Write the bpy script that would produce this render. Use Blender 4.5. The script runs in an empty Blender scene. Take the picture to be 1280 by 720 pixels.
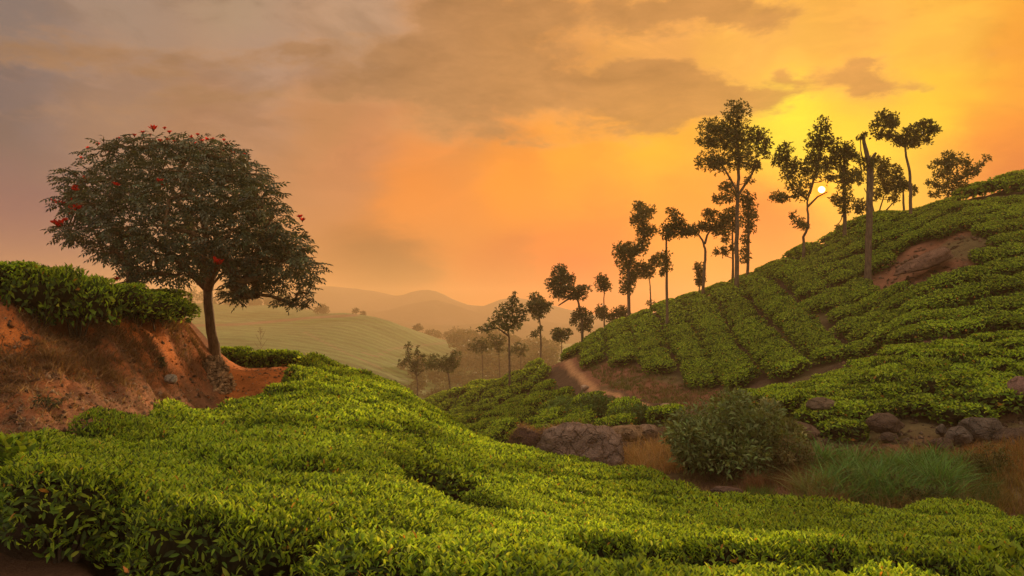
import bpy, math, random
import numpy as np
from mathutils import Vector, noise as mnoise

rnd = random.Random(7)
rng = np.random.default_rng(7)
C = bpy.context.scene.collection
SC = bpy.context.scene

# ------------------------------------------------------------------ camera
F = 1000.0                      # focal length in pixels of a 1280 wide frame
TH = math.atan(40.0 / F)        # upward tilt
cam_d = bpy.data.cameras.new('camera')
cam = bpy.data.objects.new('camera', cam_d); C.objects.link(cam)
cam_d.sensor_width = 36.0; cam_d.lens = 36.0 * F / 1280.0
cam_d.clip_start = 0.05; cam_d.clip_end = 9000
cam.location = (0, 0, 0); cam.rotation_euler = (math.pi / 2 + TH, 0, 0)
SC.camera = cam
ct, st = math.cos(TH), math.sin(TH)


def us(px, py):
    """pixel -> (x/y, z/y) slopes of the ray through it"""
    cx = (np.asarray(px, float) - 640) / F; cy = (360 - np.asarray(py, float)) / F
    q = ct - cy * st
    return cx / q, (st + cy * ct) / q


def at(px, py, D):
    u, s = us(px, py)
    return Vector((float(u) * D, D, float(s) * D))


def proj(x, y, z):
    f = y * ct + z * st; up = -y * st + z * ct
    return 640 + F * x / f, 360 - F * up / f


def lin(c):
    return tuple((v / 255 / 12.92 if v / 255 <= .04045 else ((v / 255 + .055) / 1.055) ** 2.4) for v in c)


# ------------------------------------------------------------------ sun, sky, exposure
SUN_DIR = at(1027, 237, 1.0).normalized()
elev = math.asin(SUN_DIR.z); azim = math.atan2(SUN_DIR.x, SUN_DIR.y)
sun_d = bpy.data.lights.new('sun', 'SUN'); sun = bpy.data.objects.new('sun', sun_d); C.objects.link(sun)
sun_d.energy = 5.0; sun_d.angle = math.radians(0.6); sun_d.color = (1.0, 0.66, 0.34)
sun.rotation_euler = (-SUN_DIR).to_track_quat('-Z', 'Y').to_euler()
SC.view_settings.view_transform = 'Standard'; SC.view_settings.look = 'None'
SC.view_settings.exposure = 0.5; SC.view_settings.gamma = 1.0
SC.render.film_transparent = False

world = bpy.data.worlds.new('World'); SC.world = world; world.use_nodes = True
wn = world.node_tree; wn.nodes.clear()
W = wn.nodes; LK = wn.links.new


def wmath(op, a, b=None, c=None):
    n = W.new('ShaderNodeMath'); n.operation = op
    for i, v in enumerate((a, b, c)):
        if v is None: continue
        if isinstance(v, (int, float)): n.inputs[i].default_value = v
        else: LK(v, n.inputs[i])
    return n.outputs[0]


def wvec(op, a, b=None, scale=None):
    n = W.new('ShaderNodeVectorMath'); n.operation = op
    for i, v in enumerate((a, b)):
        if v is None: continue
        if isinstance(v, (tuple, list)): n.inputs[i].default_value = v
        else: LK(v, n.inputs[i])
    if scale is not None:
        if isinstance(scale, (int, float)): n.inputs['Scale'].default_value = scale
        else: LK(scale, n.inputs['Scale'])
    return n


tc = W.new('ShaderNodeTexCoord')
dirv = wvec('NORMALIZE', tc.outputs['Generated']).outputs[0]
sep = W.new('ShaderNodeSeparateXYZ'); LK(dirv, sep.inputs[0])
# cloud sheet coordinates: the direction projected on a high plane
zz = wmath('ADD', wmath('MAXIMUM', sep.outputs[2], 0.0), 0.22)
comb = W.new('ShaderNodeCombineXYZ')
LK(wmath('DIVIDE', sep.outputs[0], zz), comb.inputs[0]); LK(wmath('DIVIDE', sep.outputs[1], zz), comb.inputs[1])


def wnoise(vec, scale, detail, rough, dist=0.0, stretch=(1, 1, 1), off=(0, 0, 0)):
    m = W.new('ShaderNodeMapping'); m.inputs['Scale'].default_value = stretch; m.inputs['Location'].default_value = off
    LK(vec, m.inputs[0])
    n = W.new('ShaderNodeTexNoise'); n.inputs['Scale'].default_value = scale; n.inputs['Detail'].default_value = detail
    n.inputs['Roughness'].default_value = rough; n.inputs['Distortion'].default_value = dist
    LK(m.outputs[0], n.inputs['Vector']); return n


cdir = wvec('MULTIPLY', dirv, (1.0, 1.0, 2.3)).outputs[0]
nz = wnoise(cdir, 5.0, 9, .62, .3)
warp = wvec('SUBTRACT', nz.outputs['Color'], (.5, .5, .5)).outputs[0]
warp = wvec('MULTIPLY', warp, (.15, .05, .085)).outputs[0]
dw = wvec('ADD', dirv, warp).outputs[0]
LOBES = [  # clear sky colour seen through each pixel of the photograph
    (0, 0, (145, 121, 107)), (150, 15, (169, 138, 114)), (300, 15, (181, 147, 116)), (450, 15, (187, 147, 113)), (0, 140, (145, 116, 99)),
    (150, 110, (168, 130, 102)), (330, 70, (183, 141, 108)), (250, 150, (181, 133, 96)), (400, 150, (199, 140, 91)), (0, 290, (159, 120, 100)),
    (430, 205, (210, 142, 90)), (520, 245, (249, 155, 76)), (640, 235, (255, 164, 64)), (480, 335, (216, 143, 87)), (640, 330, (245, 157, 84)),
    (745, 295, (254, 158, 67)), (820, 195, (255, 190, 22)), (720, 215, (255, 172, 56)), (850, 255, (255, 168, 36)),
    (1000, 150, (255, 232, 66)), (1064, 168, (255, 212, 30)), (1175, 135, (255, 204, 38)), (1240, 165, (255, 160, 42)),
    (1262, 200, (240, 146, 58)), (957, 276, (255, 162, 42)), (740, 340, (246, 152, 76)), (1180, 50, (255, 188, 76)), (1275, 60, (251, 168, 62)),
    (560, 120, (196, 136, 84), 0), (700, 90, (220, 148, 76), 0), (830, 60, (240, 164, 78), 0), (950, 60, (252, 178, 74), 0), (1060, 40, (246, 168, 66), 0), (1085, 100, (248, 176, 64), 0)
]
LIN = [(0.1208, 0.1079, 0.1103), (0.1924, 0.1412, 0.1102), (0.228, 0.1621, 0.1081), (0.2996, 0.1874, 0.1192), (0.0499, 0.0579, 0.0773), (0.1956, 0.1234, 0.0939), (0.2406, 0.1575, 0.1194), (0.2283, 0.1142, 0.0688), (0.2918, 0.1247, 0.0485), (0.0451, 0.0244, 0.0747), (0.3711, 0.1343, 0.056), (0.6302, 0.1659, 0.0155), (0.7071, 0.1981, 0.0067), (0.1107, 0.0357, 0.0148), (0.4259, 0.0739, 0.0115), (0.6603, 0.1316, 0.0073), (0.7071, 0.3296, 0.001), (0.7071, 0.25, 0.0051), (0.9268, 0.2073, 0.0023), (0.7071, 0.6482, 0.0071), (0.8813, 0.5149, 0.0017), (0.7071, 0.503, 0.0025), (0.7184, 0.1771, 0.003), (0.4053, 0.0497, 0.0055), (0.7312, 0.0976, 0.003), (0.8518, 0.0408, 0.0094), (0.7071, 0.3397, 0.0303), (0.5743, 0.1968, 0.0063), (0.3903310053014253, 0.17409062765223512, 0.06268896625273912), (0.5060717274592703, 0.20940137945035098, 0.0511039157063683), (0.6161495988884561, 0.2625046812952356, 0.05387119987271679), (0.6883297659548254, 0.3148047836347759, 0.0484213782602195), (0.6516567799921612, 0.2768835543428478, 0.038523372913368714), (0.6637510439956067, 0.3069929802159621, 0.0362529816840474)]
pts = [(at(px, py, 1.0).normalized(), tuple(v_ * .71 for v_ in lin(c)) if LIN is None else LIN[i]) for i, (px, py, c) in enumerate([l_[:3] for l_ in LOBES])]
pts += [(Vector(v).normalized(), c) for v, c in [
    ((0, .2, 1), (.92, .82, .64)), ((-.8, .3, .7), (.74, .66, .53)), ((.8, .3, .7), (.92, .72, .44)),
    ((-1, 0, .25), (.42, .33, .26)), ((1, .1, .2), (.72, .38, .13)), ((0, -1, .3), (.58, .49, .39)),
    ((-.6, -.8, .2), (.44, .35, .28)), ((.7, -.7, .2), (.50, .38, .26)), ((0, -.4, .9), (.88, .79, .64))]]
num = None; den = None
for v, c in pts:
    n = wvec('DISTANCE', dw, tuple(v)).outputs['Value']
    w = wmath('POWER', wmath('MULTIPLY_ADD', n, n, 0.0012), -1.7)
    cv = wvec('SCALE', c, None, w).outputs[0]
    num = cv if num is None else wvec('ADD', num, cv).outputs[0]
    den = w if den is None else wmath('ADD', den, w)
base = wvec('SCALE', num, None, wmath('DIVIDE', 1.0, den)).outputs[0]
# cloud texture: soft darker banks and paler wisps that thin out towards the horizon
n2 = wnoise(cdir, 6.5, 10, .60, .5, (1, 1, 1), (3.1, 1.7, 0))
el = W.new('ShaderNodeMapRange'); el.interpolation_type = 'SMOOTHSTEP'
LK(sep.outputs[2], el.inputs[0]); el.inputs[1].default_value = .10; el.inputs[2].default_value = .26
el.inputs[3].default_value = .06; el.inputs[4].default_value = 1.0
bl = W.new('ShaderNodeMapRange'); bl.interpolation_type = 'SMOOTHSTEP'; LK(n2.outputs[0], bl.inputs[0])
bl.inputs[1].default_value = .43; bl.inputs[2].default_value = .57; bl.inputs[3].default_value = -.14; bl.inputs[4].default_value = .11
n4 = wnoise(cdir, 16, 8, .62, .4, (1, 1, 1.3), (1.3, 4.7, 0))
mixn = wmath('ADD', bl.outputs[0], wmath('MULTIPLY', wmath('SUBTRACT', n4.outputs[0], .5), .28))
cl = wmath('MULTIPLY', mixn, el.outputs[0])
n3 = wnoise(cdir, 2.2, 3, .5, 0, (1, 1, 1), (7, 2, 0))
cl = wmath('MULTIPLY', cl, wmath('MULTIPLY_ADD', n3.outputs[0], 1.6, .1))
gain = wmath('MULTIPLY_ADD', cl, 0.75, 1.0)
sky_col = wvec('SCALE', base, None, gain).outputs[0]
# cloud banks: where they lie (in slopes x/y, z/y of the view) plus billowing noise, cut to a soft edge
yy = wmath('MAXIMUM', sep.outputs[1], .06)
wn1 = wvec('SUBTRACT', wnoise(cdir, 9.0, 8, .6, .2, (1, 1, 1), (4, 9, 2)).outputs['Color'], (.5, .5, .5)).outputs[0]
sw = W.new('ShaderNodeSeparateXYZ'); LK(wn1, sw.inputs[0])
cu = wmath('ADD', wmath('DIVIDE', sep.outputs[0], yy), wmath('MULTIPLY', sw.outputs[0], .16))
cs = wmath('ADD', wmath('DIVIDE', sep.outputs[2], yy), wmath('MULTIPLY', sw.outputs[1], .09))
BANKS = [(590, 75, 105, 75, .95, 'm'), (500, 95, 90, 45, .5, 'm'), (640, 10, 110, 40, .8, 'm'), (740, 125, 120, 50, .85, 'm'), (850, 118, 90, 35, .6, 'r'), (800, 15, 70, 28, .55, 'm'), (880, 12, 60, 26, .8, 'r'), (960, 20, 50, 30, .6, 'r'),
         (1085, 100, 58, 22, 1.05, 'r'), (985, 95, 38, 20, .55, 'r'), (930, 130, 60, 26, .7, 'r'), (1170, 108, 30, 9, .4, 'r'), (830, 85, 40, 24, .5, 'r'),
         (200, 80, 120, 22, 0.62, 'l'), (60, 60, 110, 26, 0.52, 'l'), (380, 60, 60, 16, 0.57, 'l'), (330, 120, 130, 18, 0.57, 'l'), (90, 140, 120, 22, 0.52, 'l'), (620, 178, 120, 14, .35, 'm'), (1255, 190, 60, 8, .3, 'r')]
cov = None
for bx_, by_, rx_, ry_, wt, kd_ in BANKS:
    u0, s0 = us(bx_, by_)
    a_ = wmath('MULTIPLY', wmath('SUBTRACT', cu, float(u0)), 1000.0 / rx_); b_ = wmath('MULTIPLY', wmath('SUBTRACT', cs, float(s0)), 1000.0 / ry_)
    g_ = wmath('MULTIPLY', wmath('POWER', 2.71828, wmath('MULTIPLY', wmath('MULTIPLY_ADD', a_, a_, wmath('MULTIPLY', b_, b_)), -1.0)), wt)
    cov = g_ if cov is None else wmath('ADD', cov, g_)
n5 = wnoise(cdir, 8.0, 10, .62, .3, (1, 1, 1), (9, 3, 1))
cov = wmath('ADD', wmath('MINIMUM', cov, 1.0), wmath('MULTIPLY', wmath('ADD', wmath('SUBTRACT', n5.outputs[0], .5), wmath('MULTIPLY', wmath('SUBTRACT', n4.outputs[0], .5), .45)), 1.6))
hi2 = W.new('ShaderNodeMapRange'); hi2.interpolation_type = 'SMOOTHSTEP'; LK(sep.outputs[2], hi2.inputs[0]); hi2.inputs[1].default_value = .10; hi2.inputs[2].default_value = .20
cm = W.new('ShaderNodeMapRange'); cm.interpolation_type = 'SMOOTHSTEP'; LK(cov, cm.inputs[0]); cm.inputs[1].default_value = .20; cm.inputs[2].default_value = .74
cmask = wmath('MULTIPLY', cm.outputs[0], hi2.outputs[0])
# banks dim and grey the light behind them, more so away from the sun; thin rims glow
sd0 = wvec('DISTANCE', dirv, tuple(SUN_DIR)).outputs['Value']
far_ = W.new('ShaderNodeMapRange'); LK(sd0, far_.inputs[0]); far_.inputs[1].default_value = .1; far_.inputs[2].default_value = .7
ccol = W.new('ShaderNodeMix'); ccol.data_type = 'RGBA'; LK(far_.outputs[0], ccol.inputs[0])
ccol.inputs[6].default_value = (.40, .168, .034, 1); ccol.inputs[7].default_value = (.188, .102, .055, 1)
tone = wmath('MULTIPLY_ADD', wmath('ADD', wmath('SUBTRACT', n2.outputs[0], .5), wmath('SUBTRACT', n4.outputs[0], .5)), .9, 1.0)
cc2 = wvec('SCALE', ccol.outputs[2], None, tone).outputs[0]
mx_ = W.new('ShaderNodeMix'); mx_.data_type = 'RGBA'; LK(wmath('MULTIPLY', cmask, .86), mx_.inputs[0]); LK(sky_col, mx_.inputs[6]); LK(cc2, mx_.inputs[7])
rim = wmath('MULTIPLY', wmath('MULTIPLY', cmask, wmath('SUBTRACT', 1.0, cmask)), .42)
sky_col = wvec('SCALE', mx_.outputs[2], None, wmath('ADD', rim, 1.0)).outputs[0]
# physical sky under it, same sun
ns = W.new('ShaderNodeTexSky'); ns.sky_type = 'NISHITA'; ns.sun_disc = False
ns.sun_elevation = elev; ns.sun_rotation = azim; ns.dust_density = 0.8; ns.air_density = 1.0
sk = wvec('SCALE', wvec('MULTIPLY', ns.outputs[0], (1.0, .8, .5)).outputs[0], None, 0.004).outputs[0]
tot = wvec('ADD', sky_col, sk).outputs[0]
# the visible sun disc and its small glow
sd = wvec('DISTANCE', dirv, tuple(SUN_DIR)).outputs['Value']
rr_ = W.new('ShaderNodeMapRange'); rr_.interpolation_type = 'SMOOTHSTEP'; LK(sd, rr_.inputs[0])
rr_.inputs[1].default_value = .004; rr_.inputs[2].default_value = .013; rr_.inputs[3].default_value = 1; rr_.inputs[4].default_value = 0
tot = wvec('MULTIPLY', tot, wvec('SUBTRACT', (1, 1, 1), wvec('SCALE', (0, .42, .8), None, rr_.outputs[0]).outputs[0]).outputs[0]).outputs[0]
mr = W.new('ShaderNodeMapRange'); mr.interpolation_type = 'SMOOTHSTEP'; LK(sd, mr.inputs[0])
mr.inputs[1].default_value = .0026; mr.inputs[2].default_value = .0044; mr.inputs[3].default_value = 1; mr.inputs[4].default_value = 0
tot = wvec('ADD', tot, wvec('SCALE', (6.0, 4.6, 2.0), None, mr.outputs[0]).outputs[0]).outputs[0]
gl = wmath('POWER', 2.718, wmath('MULTIPLY', sd, -90.0))
tot = wvec('ADD', tot, wvec('SCALE', (1.0, .22, .0), None, gl).outputs[0]).outputs[0]
bg = W.new('ShaderNodeBackground'); LK(tot, bg.inputs[0]); bg.inputs[1].default_value = 1.0
wo = W.new('ShaderNodeOutputWorld'); LK(bg.outputs[0], wo.inputs[0])
world.cycles.sampling_method = 'MANUAL'; world.cycles.sample_map_resolution = 512
cy = SC.cycles
cy.use_denoising = True
cy.max_bounces = 6; cy.diffuse_bounces = 3; cy.glossy_bounces = 2; cy.transmission_bounces = 4; cy.volume_bounces = 1
cy.transparent_max_bounces = 4; cy.caustics_reflective = False; cy.caustics_refractive = False
cy.sample_clamp_indirect = 4.0


# ------------------------------------------------------------------ helpers
def tag(o, label=None, cat=None, group=None, kind=None):
    if label: o['label'] = label
    if cat: o['category'] = cat
    if group: o['group'] = group
    if kind: o['kind'] = kind
    return o


def link(o, parent=None):
    C.objects.link(o)
    if parent is not None: o.parent = parent
    return o


def mesh_np(name, V, Fc, mats=(), col=None, midx=None, smooth=False, nv=None):
    """V (n,3), Fc (m,k) k = 3 or 4; col (n,3) per vertex"""
    me = bpy.data.meshes.new(name)
    V = np.asarray(V, np.float32); Fc = np.asarray(Fc, np.int32); m, k = Fc.shape
    me.vertices.add(len(V)); me.vertices.foreach_set('co', V.ravel())
    me.loops.add(m * k); me.loops.foreach_set('vertex_index', Fc.ravel())
    me.polygons.add(m); me.polygons.foreach_set('loop_start', np.arange(0, m * k, k, dtype=np.int32))
    me.polygons.foreach_set('loop_total', np.full(m, k, np.int32))
    if smooth: me.polygons.foreach_set('use_smooth', np.ones(m, bool))
    if midx is not None: me.polygons.foreach_set('material_index', np.asarray(midx, np.int32))
    for mt in mats: me.materials.append(mt)
    if col is not None:
        a = me.color_attributes.new('tint', 'FLOAT_COLOR', 'POINT')
        cc = np.ones((len(V), 4), np.float32); cc[:, :3] = col
        a.data.foreach_set('color', cc.ravel())
    me.update(calc_edges=True)
    return me


def obj(name, me, parent=None, loc=None):
    o = bpy.data.objects.new(name, me)
    if loc is not None: o.location = loc
    return link(o, parent)


class Buf:
    """collects geometry of triangles with vertex tint and material index"""
    def __init__(s): s.V, s.F, s.C, s.M, s.n = [], [], [], [], 0

    def add(s, V, Fc, col, mi=0):
        V = np.asarray(V, np.float32).reshape(-1, 3); Fc = np.asarray(Fc, np.int32)
        if Fc.shape[1] == 4: Fc = np.concatenate([Fc[:, [0, 1, 2]], Fc[:, [0, 2, 3]]])
        col = np.asarray(col, np.float32)
        if col.ndim == 1: col = np.tile(col, (len(V), 1))
        s.V.append(V); s.F.append(Fc + s.n); s.C.append(col); s.M.append(np.full(len(Fc), mi)); s.n += len(V)

    def mesh(s, name, mats, smooth=False):
        return mesh_np(name, np.concatenate(s.V), np.concatenate(s.F), mats, np.concatenate(s.C), np.concatenate(s.M), smooth)


def tube(points, radii, n=7, wob=0.0):
    P = np.array([tuple(p) for p in points], float); R = np.array(radii, float); k = len(P)
    T = np.gradient(P, axis=0); T /= np.linalg.norm(T, axis=1)[:, None] + 1e-9
    ref = np.array([0.3, 1, 0.1]); V = []
    for i in range(k):
        a = np.cross(T[i], ref); a /= np.linalg.norm(a) + 1e-9; b = np.cross(T[i], a)
        for j in range(n):
            t = 2 * math.pi * j / n; r = R[i] * (1 + wob * math.sin(j * 2.3 + i * 1.7) * rnd.uniform(.4, 1))
            V.append(P[i] + r * (a * math.cos(t) + b * math.sin(t)))
    Q = []
    for i in range(k - 1):
        for j in range(n):
            Q.append((i * n + j, i * n + (j + 1) % n, (i + 1) * n + (j + 1) % n, (i + 1) * n + j))
    return np.array(V), np.array(Q)


def unit(a):
    return a / (np.linalg.norm(a, axis=1)[:, None] + 1e-9)


def leaves(pos, axis, normal, length, width, simple=False, fold=.25, droop=.2):
    """vectorised leaves: pointed blades, 4 triangles each (2 if simple). axis, normal (n,3)"""
    n = len(pos); axis = unit(axis); side = unit(np.cross(axis, normal)); nr = np.cross(side, axis)
    L = np.asarray(length).reshape(-1, 1) * np.ones((n, 1)); Wd = np.asarray(width).reshape(-1, 1) * np.ones((n, 1))
    b = pos; tip = pos + axis * L - nr * L * droop
    mid = pos + axis * L * .45
    l = mid - side * Wd * .5 + nr * Wd * fold; r = mid + side * Wd * .5 + nr * Wd * fold
    if simple:
        V = np.stack([b, l, tip, r], 1).reshape(-1, 3)
        k = np.arange(n)[:, None] * 4
        Fc = np.concatenate([k + [0, 1, 2], k + [0, 2, 3]]); return V, Fc, 4
    c = mid
    if simple is None:
        f1, f2 = pos + axis * L * .28, pos + axis * L * .68 - nr * L * droop * .35
        l1 = f1 - side * Wd * .42 + nr * Wd * fold; r1 = f1 + side * Wd * .42 + nr * Wd * fold
        l2 = f2 - side * Wd * .40 + nr * Wd * fold; r2 = f2 + side * Wd * .40 + nr * Wd * fold
        V = np.stack([b, l1, l2, tip, r2, r1, c], 1).reshape(-1, 3); k = np.arange(n)[:, None] * 7
        return V, np.concatenate([k + [6, j, (j + 1) % 6] for j in range(6)]), 7
    V = np.stack([b, l, tip, r, c], 1).reshape(-1, 3)
    k = np.arange(n)[:, None] * 5
    Fc = np.concatenate([k + [0, 1, 4], k + [1, 2, 4], k + [4, 2, 3], k + [0, 4, 3]])
    return V, Fc, 5


def rand_dirs(n):
    return unit(rng.normal(size=(n, 3)))


# ------------------------------------------------------------------ materials
def new_mat(name):
    m = bpy.data.materials.new(name); m.use_nodes = True; nt = m.node_tree; nt.nodes.clear()
    return m, nt


def node(nt, typ, **kw):
    n = nt.nodes.new(typ)
    for k, v in kw.items(): setattr(n, k, v)
    return n


def leaf_mat(name, trans=.4, rough=.5, var=.25, gain=1.0, tcol=(1.0, 1.0, .45)):
    m, nt = new_mat(name); K = nt.links.new
    at_ = node(nt, 'ShaderNodeAttribute', attribute_name='tint')
    oi = node(nt, 'ShaderNodeObjectInfo')
    hs = node(nt, 'ShaderNodeHueSaturation')
    mr_ = node(nt, 'ShaderNodeMapRange'); K(oi.outputs['Random'], mr_.inputs[0])
    mr_.inputs[3].default_value = gain * (1 - var); mr_.inputs[4].default_value = gain * (1 + var)
    K(mr_.outputs[0], hs.inputs['Value']); K(at_.outputs['Color'], hs.inputs['Color'])
    p = node(nt, 'ShaderNodeBsdfPrincipled'); K(hs.outputs[0], p.inputs['Base Color'])
    p.inputs['Roughness'].default_value = rough; p.inputs['Specular IOR Level'].default_value = .18
    t = node(nt, 'ShaderNodeBsdfTranslucent')
    mx = node(nt, 'ShaderNodeMix', data_type='RGBA', blend_type='MULTIPLY'); mx.inputs['Factor'].default_value = 1
    K(hs.outputs[0], mx.inputs[6]); mx.inputs[7].default_value = (*tcol, 1)
    sc_ = node(nt, 'ShaderNodeVectorMath', operation='SCALE'); K(mx.outputs[2], sc_.inputs[0]); sc_.inputs['Scale'].default_value = 1.5
    K(sc_.outputs[0], t.inputs[0])
    ms = node(nt, 'ShaderNodeMixShader'); ms.inputs[0].default_value = trans
    K(p.outputs[0], ms.inputs[1]); K(t.outputs[0], ms.inputs[2])
    o = node(nt, 'ShaderNodeOutputMaterial'); K(ms.outputs[0], o.inputs[0])
    return m


def bark_mat(name, c1, c2, scale=30, bump=.5, use_tint=False):
    m, nt = new_mat(name); K = nt.links.new
    tcn = node(nt, 'ShaderNodeTexCoord')
    mp = node(nt, 'ShaderNodeMapping'); K(tcn.outputs['Object'], mp.inputs[0]); mp.inputs['Scale'].default_value = (1, 1, .3)
    n = node(nt, 'ShaderNodeTexNoise'); K(mp.outputs[0], n.inputs['Vector']); n.inputs['Scale'].default_value = scale
    n.inputs['Detail'].default_value = 6; n.inputs['Roughness'].default_value = .7
    r = node(nt, 'ShaderNodeValToRGB'); K(n.outputs[0], r.inputs[0])
    r.color_ramp.elements[0].color = (*c1, 1); r.color_ramp.elements[0].position = .35
    r.color_ramp.elements[1].color = (*c2, 1); r.color_ramp.elements[1].position = .68
    p = node(nt, 'ShaderNodeBsdfPrincipled'); p.inputs['Roughness'].default_value = .9; p.inputs['Specular IOR Level'].default_value = .2
    K(r.outputs[0], p.inputs['Base Color'])
    b = node(nt, 'ShaderNodeBump'); b.inputs['Strength'].default_value = bump; b.inputs['Distance'].default_value = .03
    K(n.outputs[0], b.inputs['Height']); K(b.outputs[0], p.inputs['Normal'])
    o = node(nt, 'ShaderNodeOutputMaterial'); K(p.outputs[0], o.inputs[0])
    return m


def tint_mat(name, nscale=3.0, lo=.65, hi=1.3, bump=.4, bdist=.05, rough=.95, fine=26.0):
    """vertex tint modulated by two noises, bumped"""
    m, nt = new_mat(name); K = nt.links.new
    at_ = node(nt, 'ShaderNodeAttribute', attribute_name='tint')
    geo = node(nt, 'ShaderNodeNewGeometry')
    n = node(nt, 'ShaderNodeTexNoise'); K(geo.outputs['Position'], n.inputs['Vector']); n.inputs['Scale'].default_value = nscale
    n.inputs['Detail'].default_value = 8; n.inputs['Roughness'].default_value = .65
    n2_ = node(nt, 'ShaderNodeTexNoise'); K(geo.outputs['Position'], n2_.inputs['Vector']); n2_.inputs['Scale'].default_value = fine
    n2_.inputs['Detail'].default_value = 5; n2_.inputs['Roughness'].default_value = .7
    ad = node(nt, 'ShaderNodeMath', operation='ADD'); K(n.outputs[0], ad.inputs[0]); K(n2_.outputs[0], ad.inputs[1])
    mr_ = node(nt, 'ShaderNodeMapRange'); K(ad.outputs[0], mr_.inputs[0])
    mr_.inputs[1].default_value = .65; mr_.inputs[2].default_value = 1.35; mr_.inputs[3].default_value = lo; mr_.inputs[4].default_value = hi
    sc_ = node(nt, 'ShaderNodeVectorMath', operation='SCALE'); K(at_.outputs['Color'], sc_.inputs[0]); K(mr_.outputs[0], sc_.inputs['Scale'])
    p = node(nt, 'ShaderNodeBsdfPrincipled'); p.inputs['Roughness'].default_value = rough; p.inputs['Specular IOR Level'].default_value = .15
    K(sc_.outputs[0], p.inputs['Base Color'])
    b = node(nt, 'ShaderNodeBump'); b.inputs['Strength'].default_value = bump; b.inputs['Distance'].default_value = bdist
    K(ad.outputs[0], b.inputs['Height']); K(b.outputs[0], p.inputs['Normal'])
    o = node(nt, 'ShaderNodeOutputMaterial'); K(p.outputs[0], o.inputs[0])
    return m


M_TEA = leaf_mat('tea_leaf', .42, .6, .22, 1.04)
M_TREE = leaf_mat('tree_leaf', .3, .55, .12, 1.0, (1.0, .9, .4))
M_BIG = leaf_mat('tulip_tree_leaf', .18, .5, .0, 1.0, (1, .9, .5))
M_GRASS = leaf_mat('grass_blade', .35, .6, .1, 1.0, (1, .95, .5))
M_FLOWER = leaf_mat('flower_petal', .45, .5, .1, 1.0, (1, .8, .6))
M_WOOD = bark_mat('tea_wood', (.03, .02, .013), (.10, .07, .045), 40)
M_BARK = bark_mat('grey_bark', (.05, .036, .026), (.17, .12, .085), 9)
M_BARK2 = bark_mat('brown_bark', (.06, .035, .02), (.19, .115, .06), 14, .8)
M_SOIL = tint_mat('red_earth', 2.2, .5, 1.45, .7, .06)
M_HILL = tint_mat('far_hill', .12, .6, 1.35, .5, .8, .95, .9)
M_MOUNT = tint_mat('mountain_rock_and_forest', .01, .7, 1.2, .3, 4, .95, .08)
M_ROCK = tint_mat('boulder_stone', 3.5, .40, 1.45, 1.0, .09, .9, 22)
nt_ = M_ROCK.node_tree; vo = nt_.nodes.new('ShaderNodeTexVoronoi'); vo.feature = 'DISTANCE_TO_EDGE'; vo.inputs['Scale'].default_value = 2.6
gp_ = nt_.nodes.new('ShaderNodeNewGeometry'); wn2 = nt_.nodes.new('ShaderNodeTexNoise'); wn2.inputs['Scale'].default_value = 3; ad_ = nt_.nodes.new('ShaderNodeVectorMath'); ad_.operation = 'MULTIPLY_ADD'
nt_.links.new(gp_.outputs['Position'], wn2.inputs['Vector']); nt_.links.new(wn2.outputs['Color'], ad_.inputs[0]); ad_.inputs[1].default_value = (.5, .5, .5); nt_.links.new(gp_.outputs['Position'], ad_.inputs[2]); nt_.links.new(ad_.outputs[0], vo.inputs['Vector'])
mrk = nt_.nodes.new('ShaderNodeMapRange'); nt_.links.new(vo.outputs['Distance'], mrk.inputs[0]); mrk.inputs[2].default_value = .05
bq = [n_ for n_ in nt_.nodes if n_.type == 'BUMP'][0]; hs_ = bq.inputs['Height'].links[0].from_socket; sm = nt_.nodes.new('ShaderNodeMath'); sm.operation = 'ADD'
nt_.links.new(hs_, sm.inputs[0]); nt_.links.new(mrk.outputs[0], sm.inputs[1]); nt_.links.new(sm.outputs[0], bq.inputs['Height'])


# ------------------------------------------------------------------ the lie of the land
# ground height is interpolated over (x/y, log y) from surveyed points (pixel, distance)
CTRL = []


def G(px, py, D, hb=0.0):
    p = at(px, py, D); CTRL.append((p.x / D, math.log(D), (p.z - hb) / D))


def Z(px, D, z):
    u, _ = us(px, 400); CTRL.append((float(u), math.log(D), z / D))


HB = .75
for px in (-500, -200, 0, 200, 400, 640, 900, 1150, 1400, 1700):
    Z(px, 1.2, -1.75)
for px_, D_, z_ in ((0, 4.6, -1.62), (100, 4.6, -1.64), (0, 5.6, -1.66), (120, 5.5, -1.68), (-200, 5.2, -1.65)): Z(px_, D_, z_)
for px, zz_ in ((-500, -1.8), (-200, -1.75), (0, -1.72), (200, -1.72), (400, -1.72), (640, -1.75), (900, -1.85), (1150, -1.95), (1400, -2.1), (1700, -2.3)):
    Z(px, 2.8, zz_)
# near tea slope (canopy seen, ground HB below)
for a in [(-300, 610, 5.4), (-300, 560, 7.5), (0, 600, 5.4), (0, 562, 7.6), (130, 600, 5.6), (130, 550, 9), (230, 560, 7.8), (230, 500, 13), (330, 520, 10.5), (330, 482, 15.5),
          (400, 640, 4.9), (400, 560, 8), (400, 500, 13), (400, 462, 20), (400, 453, 24), (450, 466, 23), (500, 620, 6.6), (500, 540, 12), (500, 488, 21),
          (550, 522, 18.5), (600, 660, 6.0), (600, 600, 10), (600, 549, 17), (700, 630, 9), (700, 581, 15), (820, 650, 7.8), (820, 595, 13.5), (960, 660, 7.3),
          (960, 618, 12), (1100, 680, 6.4), (1100, 638, 10.3), (1280, 690, 6.0), (1280, 642, 9.8), (1500, 690, 6), (1500, 642, 10)]:
    G(*a, HB)
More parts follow.
